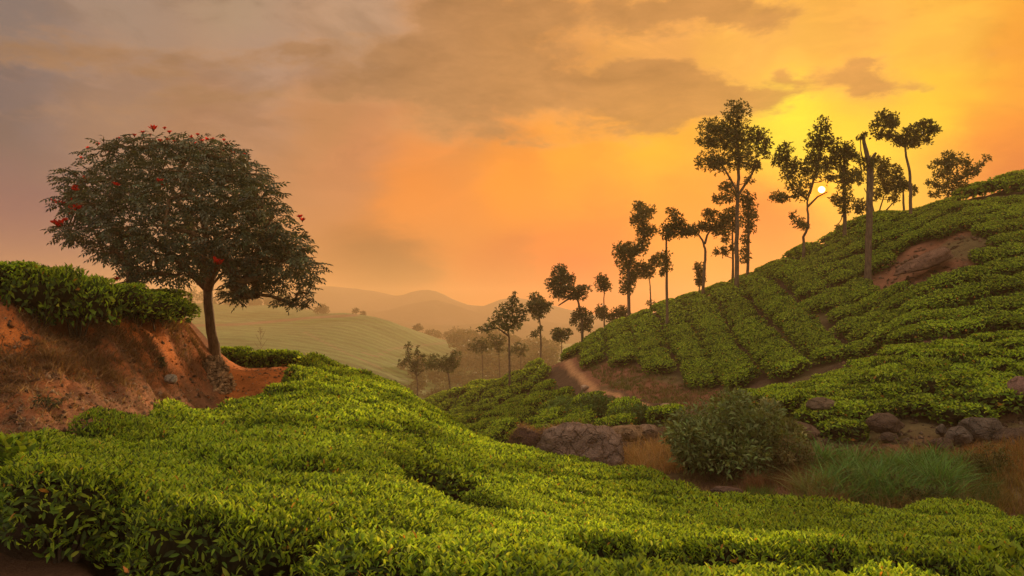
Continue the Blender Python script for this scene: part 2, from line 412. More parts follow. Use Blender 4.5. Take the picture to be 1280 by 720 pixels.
# dirt in front of and on the left bank
for a in [(-300, 552, 9.2), (-300, 515, 10.3), (-300, 455, 11), (-300, 380, 11.8), (0, 553, 9.2), (0, 522, 10.4), (0, 487, 11.0), (0, 452, 11.6), (0, 418, 12.0), (0, 384, 12.4), (130, 541, 11), (130, 505, 12.5), (130, 470, 13.2),
          (130, 427, 13.9), (130, 391, 14.5), (210, 495, 15), (210, 470, 15.6), (210, 438, 16.2), (210, 402, 17), (245, 487, 17.0), (247, 450, 17.9), (240, 415, 18.4), (266, 438, 19.6), (266, 470, 18.4), (290, 482, 18.2), (285, 452, 20.6),
          (330, 474, 18.4), (330, 460, 22.5), (375, 463, 21.5), (300, 462, 22.5)]:
    G(*a)
for px, z in ((-300, .35), (0, .25), (130, .1), (200, -.1)): Z(px, 16.5, z)
for px, z in ((-300, 0), (0, -.2), (130, -.6), (230, -1.0), (300, -1.6), (360, -1.9)): Z(px, 26, z)
for px, z in ((-300, -6), (0, -7), (200, -8), (400, -8)): Z(px, 45, z)
for px in (-500, -200, 100, 400): Z(px, 80, -20); Z(px, 130, -30)
Z(400, 30, -3.6); Z(500, 28, -4.8); Z(560, 24, -5.0)
# gully
for a in [(640, 570, 22), (700, 592, 19.5), (810, 590, 18.5), (810, 548, 24), (910, 600, 16.5), (910, 560, 20), (1000, 610, 15), (1000, 560, 19.5),
          (1100, 625, 14.5), (1100, 575, 18), (1280, 625, 14), (1280, 566, 18), (1500, 620, 14), (1500, 560, 19), (720, 560, 24)]:
    G(*a)
# central spur
for a in [(620, 548, 29), (560, 540, 33), (560, 524, 45), (620, 520, 36), (640, 490, 48), (700, 448, 60), (660, 465, 62), (600, 480, 64), (530, 503, 62), (690, 500, 38), (700, 535, 27.5), (760, 545, 25.5),
          (760, 505, 31), (760, 470, 38.5), (770, 458, 41)]:
    G(*a, .5)
# right hill, its foot and its brow
for a in [(760, 452, 42.5), (760, 408, 58), (830, 492, 33), (830, 478, 36), (830, 462, 37.8), (830, 378, 54), (900, 494, 30.5), (900, 484, 33.5), (920, 352, 50), (920, 420, 41), (1000, 484, 29), (1000, 455, 31.5), (1000, 400, 38), (1000, 315, 47),
          (960, 500, 25.5), (1085, 445, 30.5), (1085, 420, 33), (1085, 344, 40), (1085, 270, 47), (1200, 428, 27.8), (1200, 400, 31.5), (1200, 350, 34.5), (1200, 305, 38), (1200, 253, 43.5), (1280, 400, 30), (1280, 300, 37), (1280, 250, 43),
          (1240, 236, 47.5), (1290, 216, 50), (1500, 420, 30), (1500, 300, 37), (1500, 150, 50)]:
    G(*a, .5)
for a in [(1050, 490, 24.5), (1050, 540, 21), (1120, 452, 26), (1120, 515, 22), (1200, 436, 25.8), (1200, 515, 21.7), (1280, 428, 25.5), (1280, 520, 20.7), (1500, 440, 25.5), (1500, 520, 20.7)]:
    G(*a, .45)
for px, z in ((640, -7), (700, -5.5), (760, -2.5), (850, .2), (920, 1.4), (1000, 2.5), (1085, 4.5), (1200, 6.6), (1280, 8.6), (1500, 12)): Z(px, 66, z)
for px, z in ((560, -16), (640, -16), (760, -13), (920, -9), (1085, -5), (1280, 0), (1500, 3)): Z(px, 95, z)
for px in (560, 760, 1000, 1280, 1600): Z(px, 140, -28)
for px in (-700, 1900):
    for D, z in ((3, -1.9), (9, -1.8 if px < 0 else -2.6), (20, -.3 if px < 0 else -1.8), (45, -6 if px < 0 else 9), (100, -20 if px < 0 else -6)): Z(px, D, z)
CT = np.array(CTRL); LS = .30; CC = .02
KX = np.stack([CT[:, 0], CT[:, 1] * LS], 1)


def kern(A, B):
    d2 = ((A[:, None, :] - B[None]) ** 2).sum(2); return np.sqrt(d2 + CC * CC)


Kp = np.block([[kern(KX, KX) - np.eye(len(KX)) * .004, np.c_[np.ones(len(KX)), KX]], [np.c_[np.ones(len(KX)), KX].T, np.zeros((3, 3))]])
WK = np.linalg.solve(Kp, np.r_[CT[:, 2], np.zeros(3)])


def gz0(x, y):
    x = np.atleast_1d(np.asarray(x, float)); y = np.atleast_1d(np.asarray(y, float)); out = np.zeros(len(x))
    for i in range(0, len(x), 40000):
        Q = np.stack([x[i:i + 40000] / y[i:i + 40000], np.log(y[i:i + 40000]) * LS], 1)
        out[i:i + 40000] = (kern(Q, KX) @ WK[:-3] + np.c_[np.ones(len(Q)), Q] @ WK[-3:]) * y[i:i + 40000]
    return out


# tileable value noise in numpy for relief and colour
_tab = np.random.default_rng(3).random((256, 256))


def vnoise(x, y, sc=1.0, oct_=4, seed=0):
    x = np.asarray(x, float) * sc + seed * 17.3; y = np.asarray(y, float) * sc + seed * 5.1; o = 0; a = 1.0; t = 0
    for k in range(oct_):
        xi = np.floor(x).astype(int); yi = np.floor(y).astype(int); fx = x - xi; fy = y - yi
        fx = fx * fx * (3 - 2 * fx); fy = fy * fy * (3 - 2 * fy)
        g = lambda i, j: _tab[(xi + i) % 256, (yi + j) % 256]
        o = o + a * ((g(0, 0) * (1 - fx) + g(1, 0) * fx) * (1 - fy) + (g(0, 1) * (1 - fx) + g(1, 1) * fx) * fy)
        t += a; a *= .5; x = x * 2.03 + 11; y = y * 2.03 + 7
    return o / t


def bank_w(x, y):
    """1 on the bare bank at the left"""
    px = 640 + F * x / y
    w = np.clip((y - np.interp(px, DM_X, DM_Y)) / 1.0, 0, 1) * np.clip((300 - px) / 40, 0, 1) * np.clip((20.5 - y) / 2, 0, 1)
    return w


DM_X = [-300, 0, 110, 160, 230, 310, 372, 392, 440, 500, 600, 700, 820, 860, 900, 960, 1100, 1280, 1700]
DM_Y = [7.6, 7.9, 9.0, 10.6, 13.4, 15.2, 17.0, 26, 27, 25.5, 20, 17.5, 14.6, 13.0, 12.6, 12.6, 11.3, 10.6, 10.6]


def gz(x, y):
    x = np.atleast_1d(np.asarray(x, float)); y = np.atleast_1d(np.asarray(y, float))
    z = gz0(x, y)
    b = bank_w(x, y)
    z = z + b * ((vnoise(x * .8, y, 1.1, 4, 2) - .5) * .50 + (vnoise(x, y, 3.5, 4, 5) - .5) * .30)
    z = z + (vnoise(x, y, .9, 4, 1) - .5) * np.clip(y / 60, .02, .35) * (1 - b)
    return z


def seg_dist(px, py, pts_):
    d = np.full(np.shape(px), 1e9)
    for (x0, y0), (x1, y1) in zip(pts_[:-1], pts_[1:]):
        vx, vy = x1 - x0, y1 - y0; t = np.clip(((px - x0) * vx + (py - y0) * vy) / (vx * vx + vy * vy), 0, 1)
        d = np.minimum(d, np.hypot(px - x0 - t * vx, py - y0 - t * vy))
    return d


def inpoly(px, py, poly):
    r = np.zeros(np.shape(px), bool); n = len(poly); j = n - 1
    for i in range(n):
        xi, yi = poly[i]; xj, yj = poly[j]
        r ^= ((yi > py) != (yj > py)) & (px < (xj - xi) * (py - yi) / (yj - yi + 1e-9) + xi); j = i
    return r


PATH_W = [(at(702, 447, 59).x, 59), (at(716, 462, 47).x, 47), (at(735, 474, 41).x, 41), (at(745, 483, 38).x, 38), (at(790, 492, 34.5).x, 34.5), (at(835, 508, 30).x, 30)]

nu, nd = 760, 620
ug = np.linspace(-1.25, 1.25, nu); lg = np.linspace(math.log(.9), math.log(150), nd)
UU, LL = np.meshgrid(ug, lg); YY = np.exp(LL).ravel(); XX = UU.ravel() * YY; ZZ = gz(XX, YY)
PX = 640 + F * XX / YY; _, PYs = proj(XX, YY, ZZ)
k1 = vnoise(XX, YY, .8, 5, 3); k2 = vnoise(XX, YY, 3.5, 4, 8)
dark_soil = np.array([.075, .042, .026]); red = np.array([.36, .115, .038]); orange = np.array([.50, .16, .042])
litter = np.array([.24, .115, .066]); grassc = np.array([.11, .095, .04]); brownr = np.array([.20, .085, .05]); path = np.array([.42, .22, .11])
colr = np.tile(dark_soil, (len(XX), 1))


def mixc(c, w):
    global colr
    w = np.clip(w, 0, 1)[:, None]; colr = colr * (1 - w) + np.asarray(c) * w


beyond = YY - np.interp(PX, DM_X, DM_Y)
# gully floor: dry grass and brown earth
gul = (beyond > 0) & (PX > 560) & (YY < 26)
mixc(litter * .9, gul * (.5 + .5 * k1)); mixc(grassc, gul * np.clip((k1 - .48) * 6, 0, 1))
mixc(np.array([.085, .048, .03]), ((YY > 20) & (PX > 640)) * 1.0)
strip_w = ((PX > 690) & (PX < 960) & (YY > np.interp(PX, [690, 740, 830, 900, 960], [54, 39, 33, 30.5, 28.5])) & (YY < np.interp(PX, [690, 740, 830, 900, 960], [62, 46.5, 38.8, 34.8, 31]))) * 1.0
mixc(brownr, strip_w)
slipm = inpoly(PX, PYs, [(1072, 362), (1088, 340), (1120, 318), (1165, 290), (1230, 284), (1256, 306), (1222, 328), (1168, 350), (1122, 356), (1090, 368)]) & (YY > 30)
mixc(brownr * 1.1, slipm * 1.0)
mixc(brownr * .9, ((YY > 19) & (YY < 24) & (PX > 1000)) * .8)
mixc(np.array([.12, .085, .04]), ((YY > 20) & (YY < 40) & (PX > 640)) * np.clip((vnoise(XX, YY, .35, 4, 4) - .5) * 9, 0, 1))
# bank
bw = bank_w(XX, YY)
relz = (ZZ - (-1.35)) / 1.5
mixc(litter, bw); mixc(red, bw * np.clip((relz + .05 + (k1 - .5) * 1.2) * 2.2, 0, 1)); mixc(litter * .75, bw * np.clip((k2 - .56) * 9, 0, 1))
mixc(orange, bw * np.clip((k1 - .56) * 9, 0, 1) * np.clip(relz * 2, 0, 1))
MATS = [(30, 432, 11.8, .42), (105, 428, 13.6, .5), (150, 432, 14.4, .55), (172, 455, 14.5, .6), (128, 460, 13.2, .5), (75, 462, 12.3, .4), (12, 470, 11.0, .35), (192, 470, 15.4, .45), (222, 428, 17.2, .4), (60, 405, 12.9, .35), (245, 425, 18.2, .35)]
for (mx, my, mD, mr_) in MATS:
    mp_ = at(mx, my, mD); mixc(np.array([.085, .05, .032]), np.clip(1.15 - np.hypot(XX - mp_.x, (YY - mD) * .9) / mr_ * (1 + 1.6 * (k2 - .5)), 0, 1) * .45)
# track round the end of the bank
tw = np.clip((PX - 268) / 20, 0, 1) * np.clip((405 - PX) / 20, 0, 1) * np.clip((YY - 15.5) / 1.2, 0, 1) * np.clip((24 - YY) / 1.0, 0, 1)
mixc(orange * 1.05, tw * (.75 + .3 * k2))
# foot path across the spur and red patch at the near field's edge
mixc(path, np.clip(1.6 - seg_dist(XX, YY, PATH_W) / .20, 0, 1))
mixc(np.array([.30, .10, .05]), ((PX > 800) & (PX < 935) & (beyond > -.5) & (YY < 15.5)) * 1.0)
mixc(np.array([.17, .05, .032]), ((PX > 1210) & (YY < 11.5) & (YY > 6)) * 1.0)
mixc(np.array([.14, .07, .04]), ((PX < 200) & (YY < 6)) * 1.0)
idx = (np.arange(nd - 1)[:, None] * nu + np.arange(nu - 1)[None]).ravel()
FQ = np.stack([idx, idx + 1, idx + nu + 1, idx + nu], 1)
tag(obj('ground', mesh_np('ground', np.stack([XX, YY, ZZ], 1), FQ, [M_SOIL], colr, None, True)), 'red earth ground of the tea estate', None, None, 'structure')


# ------------------------------------------------------------------ far land
KH = 1.3


def rbf_sheet(name, ctrl, px0, px1, D0, D1, nx, ny, mat, colf, noise_amp, nsc, label):
    ctrl = [(a, b, c_ * KH) for a, b, c_ in ctrl]
    A = np.array([(us(px, py)[0], math.log(D) * .5, us(px, py)[1]) for px, py, D in ctrl], float)
    X = A[:, :2]; n = len(A)
    Kq = np.block([[kern(X, X), np.c_[np.ones(n), X]], [np.c_[np.ones(n), X].T, np.zeros((3, 3))]])
    w = np.linalg.solve(Kq, np.r_[A[:, 2], np.zeros(3)])
    u_ = np.linspace((px0 - 640) / F, (px1 - 640) / F, nx); l_ = np.linspace(math.log(D0), math.log(D1), ny)
    U, L = np.meshgrid(u_, l_); Y = np.exp(L).ravel(); X_ = U.ravel() * Y

    def h(x, y):
        Q = np.stack([np.asarray(x) / np.asarray(y), np.log(y) * .5], 1); o = np.zeros(len(Q))
        for i in range(0, len(Q), 40000): o[i:i + 40000] = kern(Q[i:i + 40000], X) @ w[:-3] + np.c_[np.ones(len(Q[i:i + 40000])), Q[i:i + 40000]] @ w[-3:]
        return o * y + (vnoise(x, y, nsc, 5, 6) - .5) * noise_amp
    Zs = h(X_, Y)
    id_ = (np.arange(ny - 1)[:, None] * nx + np.arange(nx - 1)[None]).ravel()
    me = mesh_np(name, np.stack([X_, Y, Zs], 1), np.stack([id_, id_ + 1, id_ + nx + 1, id_ + nx], 1), [mat], colf(X_, Y, Zs), None, True)
    tag(obj(name, me), label, None, None, 'structure')
    return h


def hill_col(x, y, z):
    px, py = proj(x, y, z)
    c = np.tile(np.array([.070, .115, .034]), (len(x), 1)) * (0.75 + .6 * vnoise(x, y, .03, 4, 2))[:, None]
    rows = np.sin((x * .5 + y * .8 + 6 * vnoise(x, y, .03, 3, 9)) * 1.1)
    c *= (1 + .34 * rows)[:, None]
    f = np.clip((vnoise(x, y, .02, 4, 5) - .50) * 7, 0, 1) * np.clip((px - 430) / 60, 0, 1)
    c = c * (1 - f[:, None]) + np.array([.045, .055, .022]) * f[:, None]
    tr = [(200, 408), (300, 405.5), (340, 402), (390, 397), (445, 394)]
    w = np.clip(2.2 - seg_dist(px, py, tr) / .9, 0, 1) * (y > 190 * KH)
    c = c * (1 - w[:, None]) + np.array([.16, .085, .055]) * w[:, None]
    for tr2 in ([(452, 440), (470, 446), (490, 436), (560, 428)], [(380, 415), (430, 440), (480, 462)]):
        w = np.clip(1.6 - seg_dist(px, py, tr2) / .7, 0, 1) * .9
        c = c * (1 - w[:, None]) + np.array([.15, .10, .06]) * w[:, None]
    return c


hz = rbf_sheet('hill', [(-400, 395, 220), (-400, 375, 330), (-100, 402, 220), (-100, 378, 330), (100, 404, 225), (100, 378, 330), (240, 407, 232), (240, 380, 330), (340, 402, 236), (340, 383, 320), (400, 396, 242), (420, 397, 300), (445, 393, 246),
    (485, 401, 240), (525, 416, 245), (485, 425, 300), (445, 412, 300), (560, 426, 262), (620, 428, 275), (680, 437, 280), (760, 440, 280), (1000, 440, 280), (1400, 440, 280),
    (240, 440, 150), (340, 446, 140), (440, 425, 185), (440, 465, 132), (500, 432, 195), (500, 482, 130), (560, 455, 195), (560, 498, 130), (650, 462, 190), (650, 498, 125), (900, 470, 180), (1300, 470, 180),
    (0, 445, 140), (-400, 445, 140), (-400, 530, 100), (0, 530, 100), (300, 530, 100), (600, 545, 100), (900, 560, 100), (1400, 560, 100),
    (-400, 400, 450), (0, 405, 450), (400, 425, 450), (600, 432, 450), (1000, 430, 450), (1400, 430, 450)],
    -500, 1700, 128, 590, 420, 260, M_HILL, hill_col, 2.2, .05, 'pale green tea covered hill crossed by a track in the haze')


def ridge(name, prof, D, depth, seed, col, base, label, amp):
    px = np.array([p[0] for p in prof], float); py = np.array([p[1] for p in prof], float)
    nx, ny = 300, 44; u_ = np.linspace((px[0] - 640) / F, (px[-1] - 640) / F, nx); t_ = np.linspace(-1, 1, ny)
    U, T = np.meshgrid(u_, t_); U = U.ravel(); T = T.ravel()
    Y = D + T * depth; X_ = U * D
    top = np.array([float(us(p, q)[1]) * D for p, q in prof]); h0 = np.interp(U * F + 640, px, top)
    sp = 1 - np.abs(T) ** 1.15
    spur = (vnoise(X_, Y * .35, 3.0 / depth, 5, seed) - .5)
    Zs = base + (h0 - base) * np.clip(sp + spur * .5 * (1 - sp) ** .6 * np.minimum(1, 3 * np.abs(T)), 0, 1.0) + spur * amp * .3
    c = np.tile(np.asarray(col), (len(X_), 1)) * (.7 + .6 * vnoise(X_, Y, 2.0 / depth, 5, seed + 3))[:, None]
    id_ = (np.arange(ny - 1)[:, None] * nx + np.arange(nx - 1)[None]).ravel()
    me = mesh_np(name, np.stack([X_, Y, Zs], 1), np.stack([id_, id_ + 1, id_ + nx + 1, id_ + nx], 1), [M_MOUNT], c, None, True)
    tag(obj(name, me), label, None, None, 'structure')


ridge('mountain', [(-900, 385), (-500, 372), (-200, 366), (0, 372), (150, 366), (300, 372), (380, 360), (410, 358), (440, 359), (470, 362), (500, 369), (515, 364), (532, 361), (548, 364), (568, 374), (588, 381), (606, 381), (625, 373), (642, 370), (662, 374), (700, 384), (740, 392), (900, 386), (1200, 380), (1500, 372), (2100, 385)],
      900, 150, 4, (.085, .06, .07), -42, 'farthest rounded mountain range fading into orange haze', 16)
ridge('mountain', [(-900, 400), (-300, 392), (100, 396), (300, 396), (380, 390), (430, 386), (480, 388), (515, 379), (543, 374), (575, 383), (615, 394), (660, 398), (720, 405), (900, 400), (1300, 398), (2000, 400)],
      760, 100, 9, (.075, .055, .06), -42, 'middle mountain ridge with a rounded hump in the haze', 10)
ridge('mountain', [(-900, 410), (-300, 404), (100, 402), (380, 398), (430, 395), (500, 402), (560, 406), (610, 402), (650, 404), (690, 413), (730, 424), (800, 428), (1300, 420), (2000, 420)],
      660, 60, 12, (.06, .055, .05), -42, 'nearest low wooded ridge behind the tea hills', 8)
gp = [(-5000, -300, -42), (5000, -300, -42), (5000, 5000, -42), (-5000, 5000, -42)]
tag(obj('valley_floor', mesh_np('valley_floor', gp, [(0, 1, 2, 3)], [M_HILL], np.tile([.08, .09, .035], (4, 1)))), 'green valley floor reaching the horizon', None, None, 'structure')


# ------------------------------------------------------------------ tea bushes
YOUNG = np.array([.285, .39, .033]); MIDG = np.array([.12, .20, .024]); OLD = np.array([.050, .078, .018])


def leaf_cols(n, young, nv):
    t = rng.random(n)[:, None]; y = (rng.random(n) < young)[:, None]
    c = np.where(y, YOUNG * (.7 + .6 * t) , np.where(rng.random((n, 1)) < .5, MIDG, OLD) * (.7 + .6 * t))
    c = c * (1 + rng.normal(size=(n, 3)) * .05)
    pale = rng.random(n) < .10 * young; c[pale] = np.array([.44, .50, .07]) * (.8 + .4 * rng.random((pale.sum(), 1)))
    rare = rng.random(n) < .006; c[rare] = np.array([.45, .20, .04])
    return np.repeat(np.clip(c, .005, 1), nv, 0)


def dome_pts(n, R, H, seed):
    """points and normals on a flat topped bush body; z = 0 at the ground, top at H"""
    a = rng.random(n) * 2 * math.pi; t = rng.random(n) ** .55
    lob = 1 + .10 * np.sin(a * 3 + seed) + .07 * np.sin(a * 5 + seed * 2.1)
    side = rng.random(n) < .34
    r = np.where(side, 1.0, t) * R * lob
    edge = np.clip((r / (R * lob) - .72) / .28, 0, 1)
    ztop = H * (1 - .20 * edge ** 2) + .045 * np.sin(a * 2 + seed + r * 5) * (r / R)
    z = np.where(side, H * (.30 + .54 * rng.random(n)), ztop)
    r = np.where(side, r * (.86 + .14 * np.sin(np.clip(z / H, 0, 1) * 2.4)), r)
    P = np.stack([np.cos(a) * r, np.sin(a) * r, z], 1)
    out = np.stack([np.cos(a), np.sin(a), np.zeros(n)], 1)
    k = np.where(side, 1.0, .9 * edge)[:, None]
    N = unit(out * k + np.array([0, 0, 1]) * (1.05 - k * .85))
    return P, N, side


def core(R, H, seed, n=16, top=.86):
    """closed inner body, painted dark for the shade among twigs and leaves"""
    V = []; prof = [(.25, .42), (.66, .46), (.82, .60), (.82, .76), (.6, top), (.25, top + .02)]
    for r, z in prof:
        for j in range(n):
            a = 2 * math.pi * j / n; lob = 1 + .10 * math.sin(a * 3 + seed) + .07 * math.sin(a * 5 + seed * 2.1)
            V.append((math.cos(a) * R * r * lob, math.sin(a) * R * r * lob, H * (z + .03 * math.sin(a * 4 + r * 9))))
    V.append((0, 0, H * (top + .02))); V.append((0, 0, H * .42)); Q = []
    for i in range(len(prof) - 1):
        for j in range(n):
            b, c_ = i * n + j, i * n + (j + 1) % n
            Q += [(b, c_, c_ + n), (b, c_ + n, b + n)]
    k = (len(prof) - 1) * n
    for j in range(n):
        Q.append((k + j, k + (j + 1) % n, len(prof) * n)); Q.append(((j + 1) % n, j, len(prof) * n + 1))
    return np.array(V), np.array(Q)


def bush_foliage(b, R, H, seed, nshoot, nold, L, simple, wide=.42, young=.64):
    # older leaves lying outward, close under the plucking table
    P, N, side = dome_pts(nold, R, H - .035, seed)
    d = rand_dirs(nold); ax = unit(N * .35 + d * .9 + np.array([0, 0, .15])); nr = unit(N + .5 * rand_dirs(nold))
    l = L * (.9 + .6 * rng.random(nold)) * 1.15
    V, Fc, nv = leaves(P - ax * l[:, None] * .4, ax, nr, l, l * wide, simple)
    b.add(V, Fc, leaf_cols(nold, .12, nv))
    # upright bright shoots on top
    P, N, side = dome_pts(nshoot, R * .985, H, seed + .0)
    keep = ~side | (rng.random(nshoot) < .35); P = P[keep]; N = N[keep]; side = side[keep]
    m = len(P); per = 2 if simple else 3
    for k in range(per):
        a = rng.random(m) * 6.28
        hd = np.stack([np.cos(a), np.sin(a), np.zeros(m)], 1)
        up = np.array([0, 0, 1.0]) * rng.uniform(.5, 1.5, (m, 1)) + N * .5
        ax = unit(hd * .85 + up); nr = unit(np.cross(ax, np.cross(np.array([0, 0, 1.0]), ax)) + .2 * rand_dirs(m))
        l = L * (.6 + .6 * rng.random(m)) * np.where(side, 1.1, 1)
        V, Fc, nv = leaves(P + rng.normal(size=(m, 3)) * .012, ax, nr, l, l * wide * .9, simple, .3, .15)
        cc = leaf_cols(m, young, nv); b.add(V, Fc, cc)


def bush_stems(b, R, H):
    for k in range(7):
        a = rnd.random() * 6.28; r = R * rnd.uniform(.25, .75)
        p = [Vector((0.05 * math.cos(a), .05 * math.sin(a), -.08)), Vector((r * .45 * math.cos(a + .3), r * .45 * math.sin(a + .3), H * .3)), Vector((r * math.cos(a), r * math.sin(a), H * .75))]
        V, Q = tube(p, [.022, .015, .007], 5, .1); b.add(V, Q, (.1, .07, .05), 1)


HV = .70
M_CORE = bark_mat('bush_interior', (.014, .012, .007), (.032, .028, .014), 30, .6)  # shade inside the bush is put into this near-black colour
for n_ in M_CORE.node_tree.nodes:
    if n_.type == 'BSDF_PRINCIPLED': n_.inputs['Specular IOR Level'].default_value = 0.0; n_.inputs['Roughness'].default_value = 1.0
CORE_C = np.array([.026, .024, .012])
LOD0, LOD1, LOD2 = [], [], []
for i in range(5):
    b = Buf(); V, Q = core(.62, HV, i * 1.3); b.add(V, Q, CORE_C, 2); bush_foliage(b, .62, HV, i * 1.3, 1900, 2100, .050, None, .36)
    s = Buf(); bush_stems(s, .62, HV)
    LOD0.append((b.mesh('tea_leaves', [M_TEA, M_WOOD, M_CORE]), s.mesh('tea_stems', [M_WOOD, M_WOOD])))
for i in range(5):
    b = Buf(); V, Q = core(.62, HV, i * 1.3, 12); b.add(V, Q, CORE_C, 2); bush_foliage(b, .62, HV, i * 1.3, 620, 800, .078, True)
    bush_stems(b, .62, HV)
    LOD1.append((b.mesh('tea_bush', [M_TEA, M_WOOD, M_CORE]), None))
for i in range(5):
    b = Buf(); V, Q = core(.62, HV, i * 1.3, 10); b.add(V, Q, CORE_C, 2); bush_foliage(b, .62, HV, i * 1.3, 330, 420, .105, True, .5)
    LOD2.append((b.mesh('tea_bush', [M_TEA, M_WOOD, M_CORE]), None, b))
far_src = []
for i in range(5):
    b = Buf(); V, Q = core(.62, HV, i * 1.3, 8); b.add(V, Q, CORE_C, 2); bush_foliage(b, .62, HV, i * 1.3, 110, 130, .15, True, .6)
    far_src.append(b)
mid_src = [x[2] for x in LOD2]

BUSH = []   # x, y, sx, sy, sz, rot, region


def put(x, y, sx, sy, sz, rot, reg): BUSH.append((x, y, sx, sy, sz, rot, reg))


# near slope: rows laid a little askew, almost touching
for i in range(-60, 90):
    for j in range(0, 60):
        x = i * .93 + (j % 2) * .45 + rnd.uniform(-.10, .10); y = 2.0 + j * .80 + rnd.uniform(-.10, .10) + .15 * x * .3
        if y < 2.5 or y > 27.5: continue
        px = 640 + F * x / y
        if px < -420 or px > 1650 or y > float(np.interp(px, DM_X, DM_Y)) - .45: continue
        if px < 150 and y < 5.8: continue
        if px > 1225 and 7.0 < y < 8.6: continue
        if vnoise(x, y, .55, 2, 11) > .76: continue
        s = rnd.uniform(.90, 1.08)
        put(x, y, s * rnd.uniform(.95, 1.1), s, (.95 + .08 * float(vnoise(x, y, .5, 2, 4))) * rnd.uniform(.96, 1.04), rnd.random() * 6.28, 'near')
# hedge along the top of the bank
for (px, py, D) in [(-180, 386, 12.2), (-120, 386, 12.3), (-62, 387, 12.4), (-5, 388, 12.6), (50, 391, 12.9), (98, 394, 13.5), (138, 397, 14.2), (172, 400, 15.3), (198, 403, 16.3), (216, 406, 17.2)]:
    for r in range(3):
        p = at(px, py, D); y = D + .35 + r * .85; x = p.x / D * y + rnd.uniform(-.05, .05)
        if (px > 160 and r == 2) or (px > 210 and r == 1): continue
        put(x, y, .98 - (.22 if px > 210 else 0), .98 - (.2 if px > 210 else 0), .90 + .04 * r - (.10 if px > 160 else 0) - (.15 if px > 190 else 0), rnd.random() * 6.28, 'bank')
# low hedge beyond the orange track, and the bushes that close it at the right
for px in range(296, 362, 13):
    p = at(px, 460, 23.5); put(p.x, 23.3 + rnd.uniform(-.1, .1), .8, .75, .78, rnd.random() * 6, 'track'); put(p.x + .1, 24.1, .8, .7, .78, rnd.random() * 6, 'track')


def ok_right(px, py):
    slip = inpoly(px, py, [(1072, 362), (1088, 340), (1120, 318), (1165, 290), (1230, 284), (1256, 306), (1222, 328), (1168, 350), (1122, 356), (1090, 368)])
    return not bool(slip)


# right hillside: rows curving round the shoulder
def hill_put(x, y, ang, sx, sy, ckh=False):
    px = 640 + F * x / y
    if px < 700 or px > 1560: return
    foot = np.interp(px, [700, 740, 830, 900, 1000, 1085, 1200, 1300, 1560], [60, 45, 38.4, 34.2, 31.4, 31.2, 29.5, 29.1, 29.1])
    crest = np.interp(px, [700, 760, 830, 920, 1000, 1085, 1180, 1230, 1280, 1560], [63, 62, 58, 54, 51, 50, 47.5, 51, 53, 55])
    if y < foot + .2 or y > crest: return
    if px > 1195 and 44.3 < y < 46.3: return
    for b_ in BUSH[-900:]:
        if b_[6] == 'hill' and ckh and abs(b_[0] - x) < 1.0 and abs(b_[1] - y) < .75: return
    z = float(gz(x, y)[0]); _, qy = proj(x, y, z + .3)
    if not ok_right(px, qy): return
    if vnoise(x, y, .4, 2, 15) > .88: return
    hsc = .78 if y < 44.3 else (1.15 if px > 1195 else .78)
    put(x, y, sx, sy, hsc * rnd.uniform(.95, 1.06), ang + rnd.choice([0, math.pi]), 'hill')


def xsplit(y): return float(np.interp(y, [30, 40, 50, 60], [11.5, 14.5, 18.5, 22]))


for i in range(0, 23):                       # rows running down the slope at the left
    y = 30.0 + rnd.uniform(0, 1)
    while y < 66:
        y += .92 + rnd.uniform(-.12, .12)
        x = 1.5 + i * 1.60 + .11 * (y - 45) + .5 * (float(vnoise(i * 2.1 + 9, y * .5, .35, 2, 3)) - .5)
        if x < xsplit(y) + .6: hill_put(x, y, math.pi / 2 + .1 + rnd.uniform(-.2, .2), 1.18 * rnd.uniform(.95, 1.15), 1.22 * rnd.uniform(.96, 1.08))
for j in range(0, 24):                       # rows following the contour round the shoulder
    x = 10.0 + rnd.uniform(0, 1)
    while x < 50:
        x += 1.08 + rnd.uniform(-.05, .05)
        dx = max(0, x - 12)
        y = 28.4 + j * 1.42 - .10 * dx + .0045 * dx * dx + 1.1 * (float(vnoise(x * .5, j * 3.3 + 20, .4, 2, 3)) - .5)
        if x > xsplit(y) - .4: hill_put(x, y, .05 + rnd.uniform(-.2, .2), 1.25 * rnd.uniform(.95, 1.12), 1.12 * rnd.uniform(.93, 1.08), x < xsplit(y) + 2)
# nearer terrace above the boulders at the right
for i in range(-10, 60):
    for j in range(0, 20):
        x = 5 + i * 1.02 + (j % 2) * .5 + rnd.uniform(-.16, .16); y = 20 + j * .9 + rnd.uniform(-.15, .15)
        px = 640 + F * x / y
        if px < 905 or px > 1600: continue
        lo = np.interp(px, [905, 950, 1000, 1010, 1065, 1070, 1120, 1140, 1280, 1600], [27, 25.6, 24.2, 21.0, 20.9, 22.2, 22.4, 21.9, 21.2, 21.2])
        hi_ = np.interp(px, [905, 960, 1000, 1085, 1200, 1600], [28.1, 28.4, 28.2, 29.0, 27.4, 27.2])
        if y < lo or y > hi_: continue
        if vnoise(x, y, .5, 2, 22) > .9: continue
        s = rnd.uniform(.95, 1.2); put(x, y, s * 1.05, s, rnd.uniform(.75, 1.02), rnd.random() * 6.28, 'terrace')
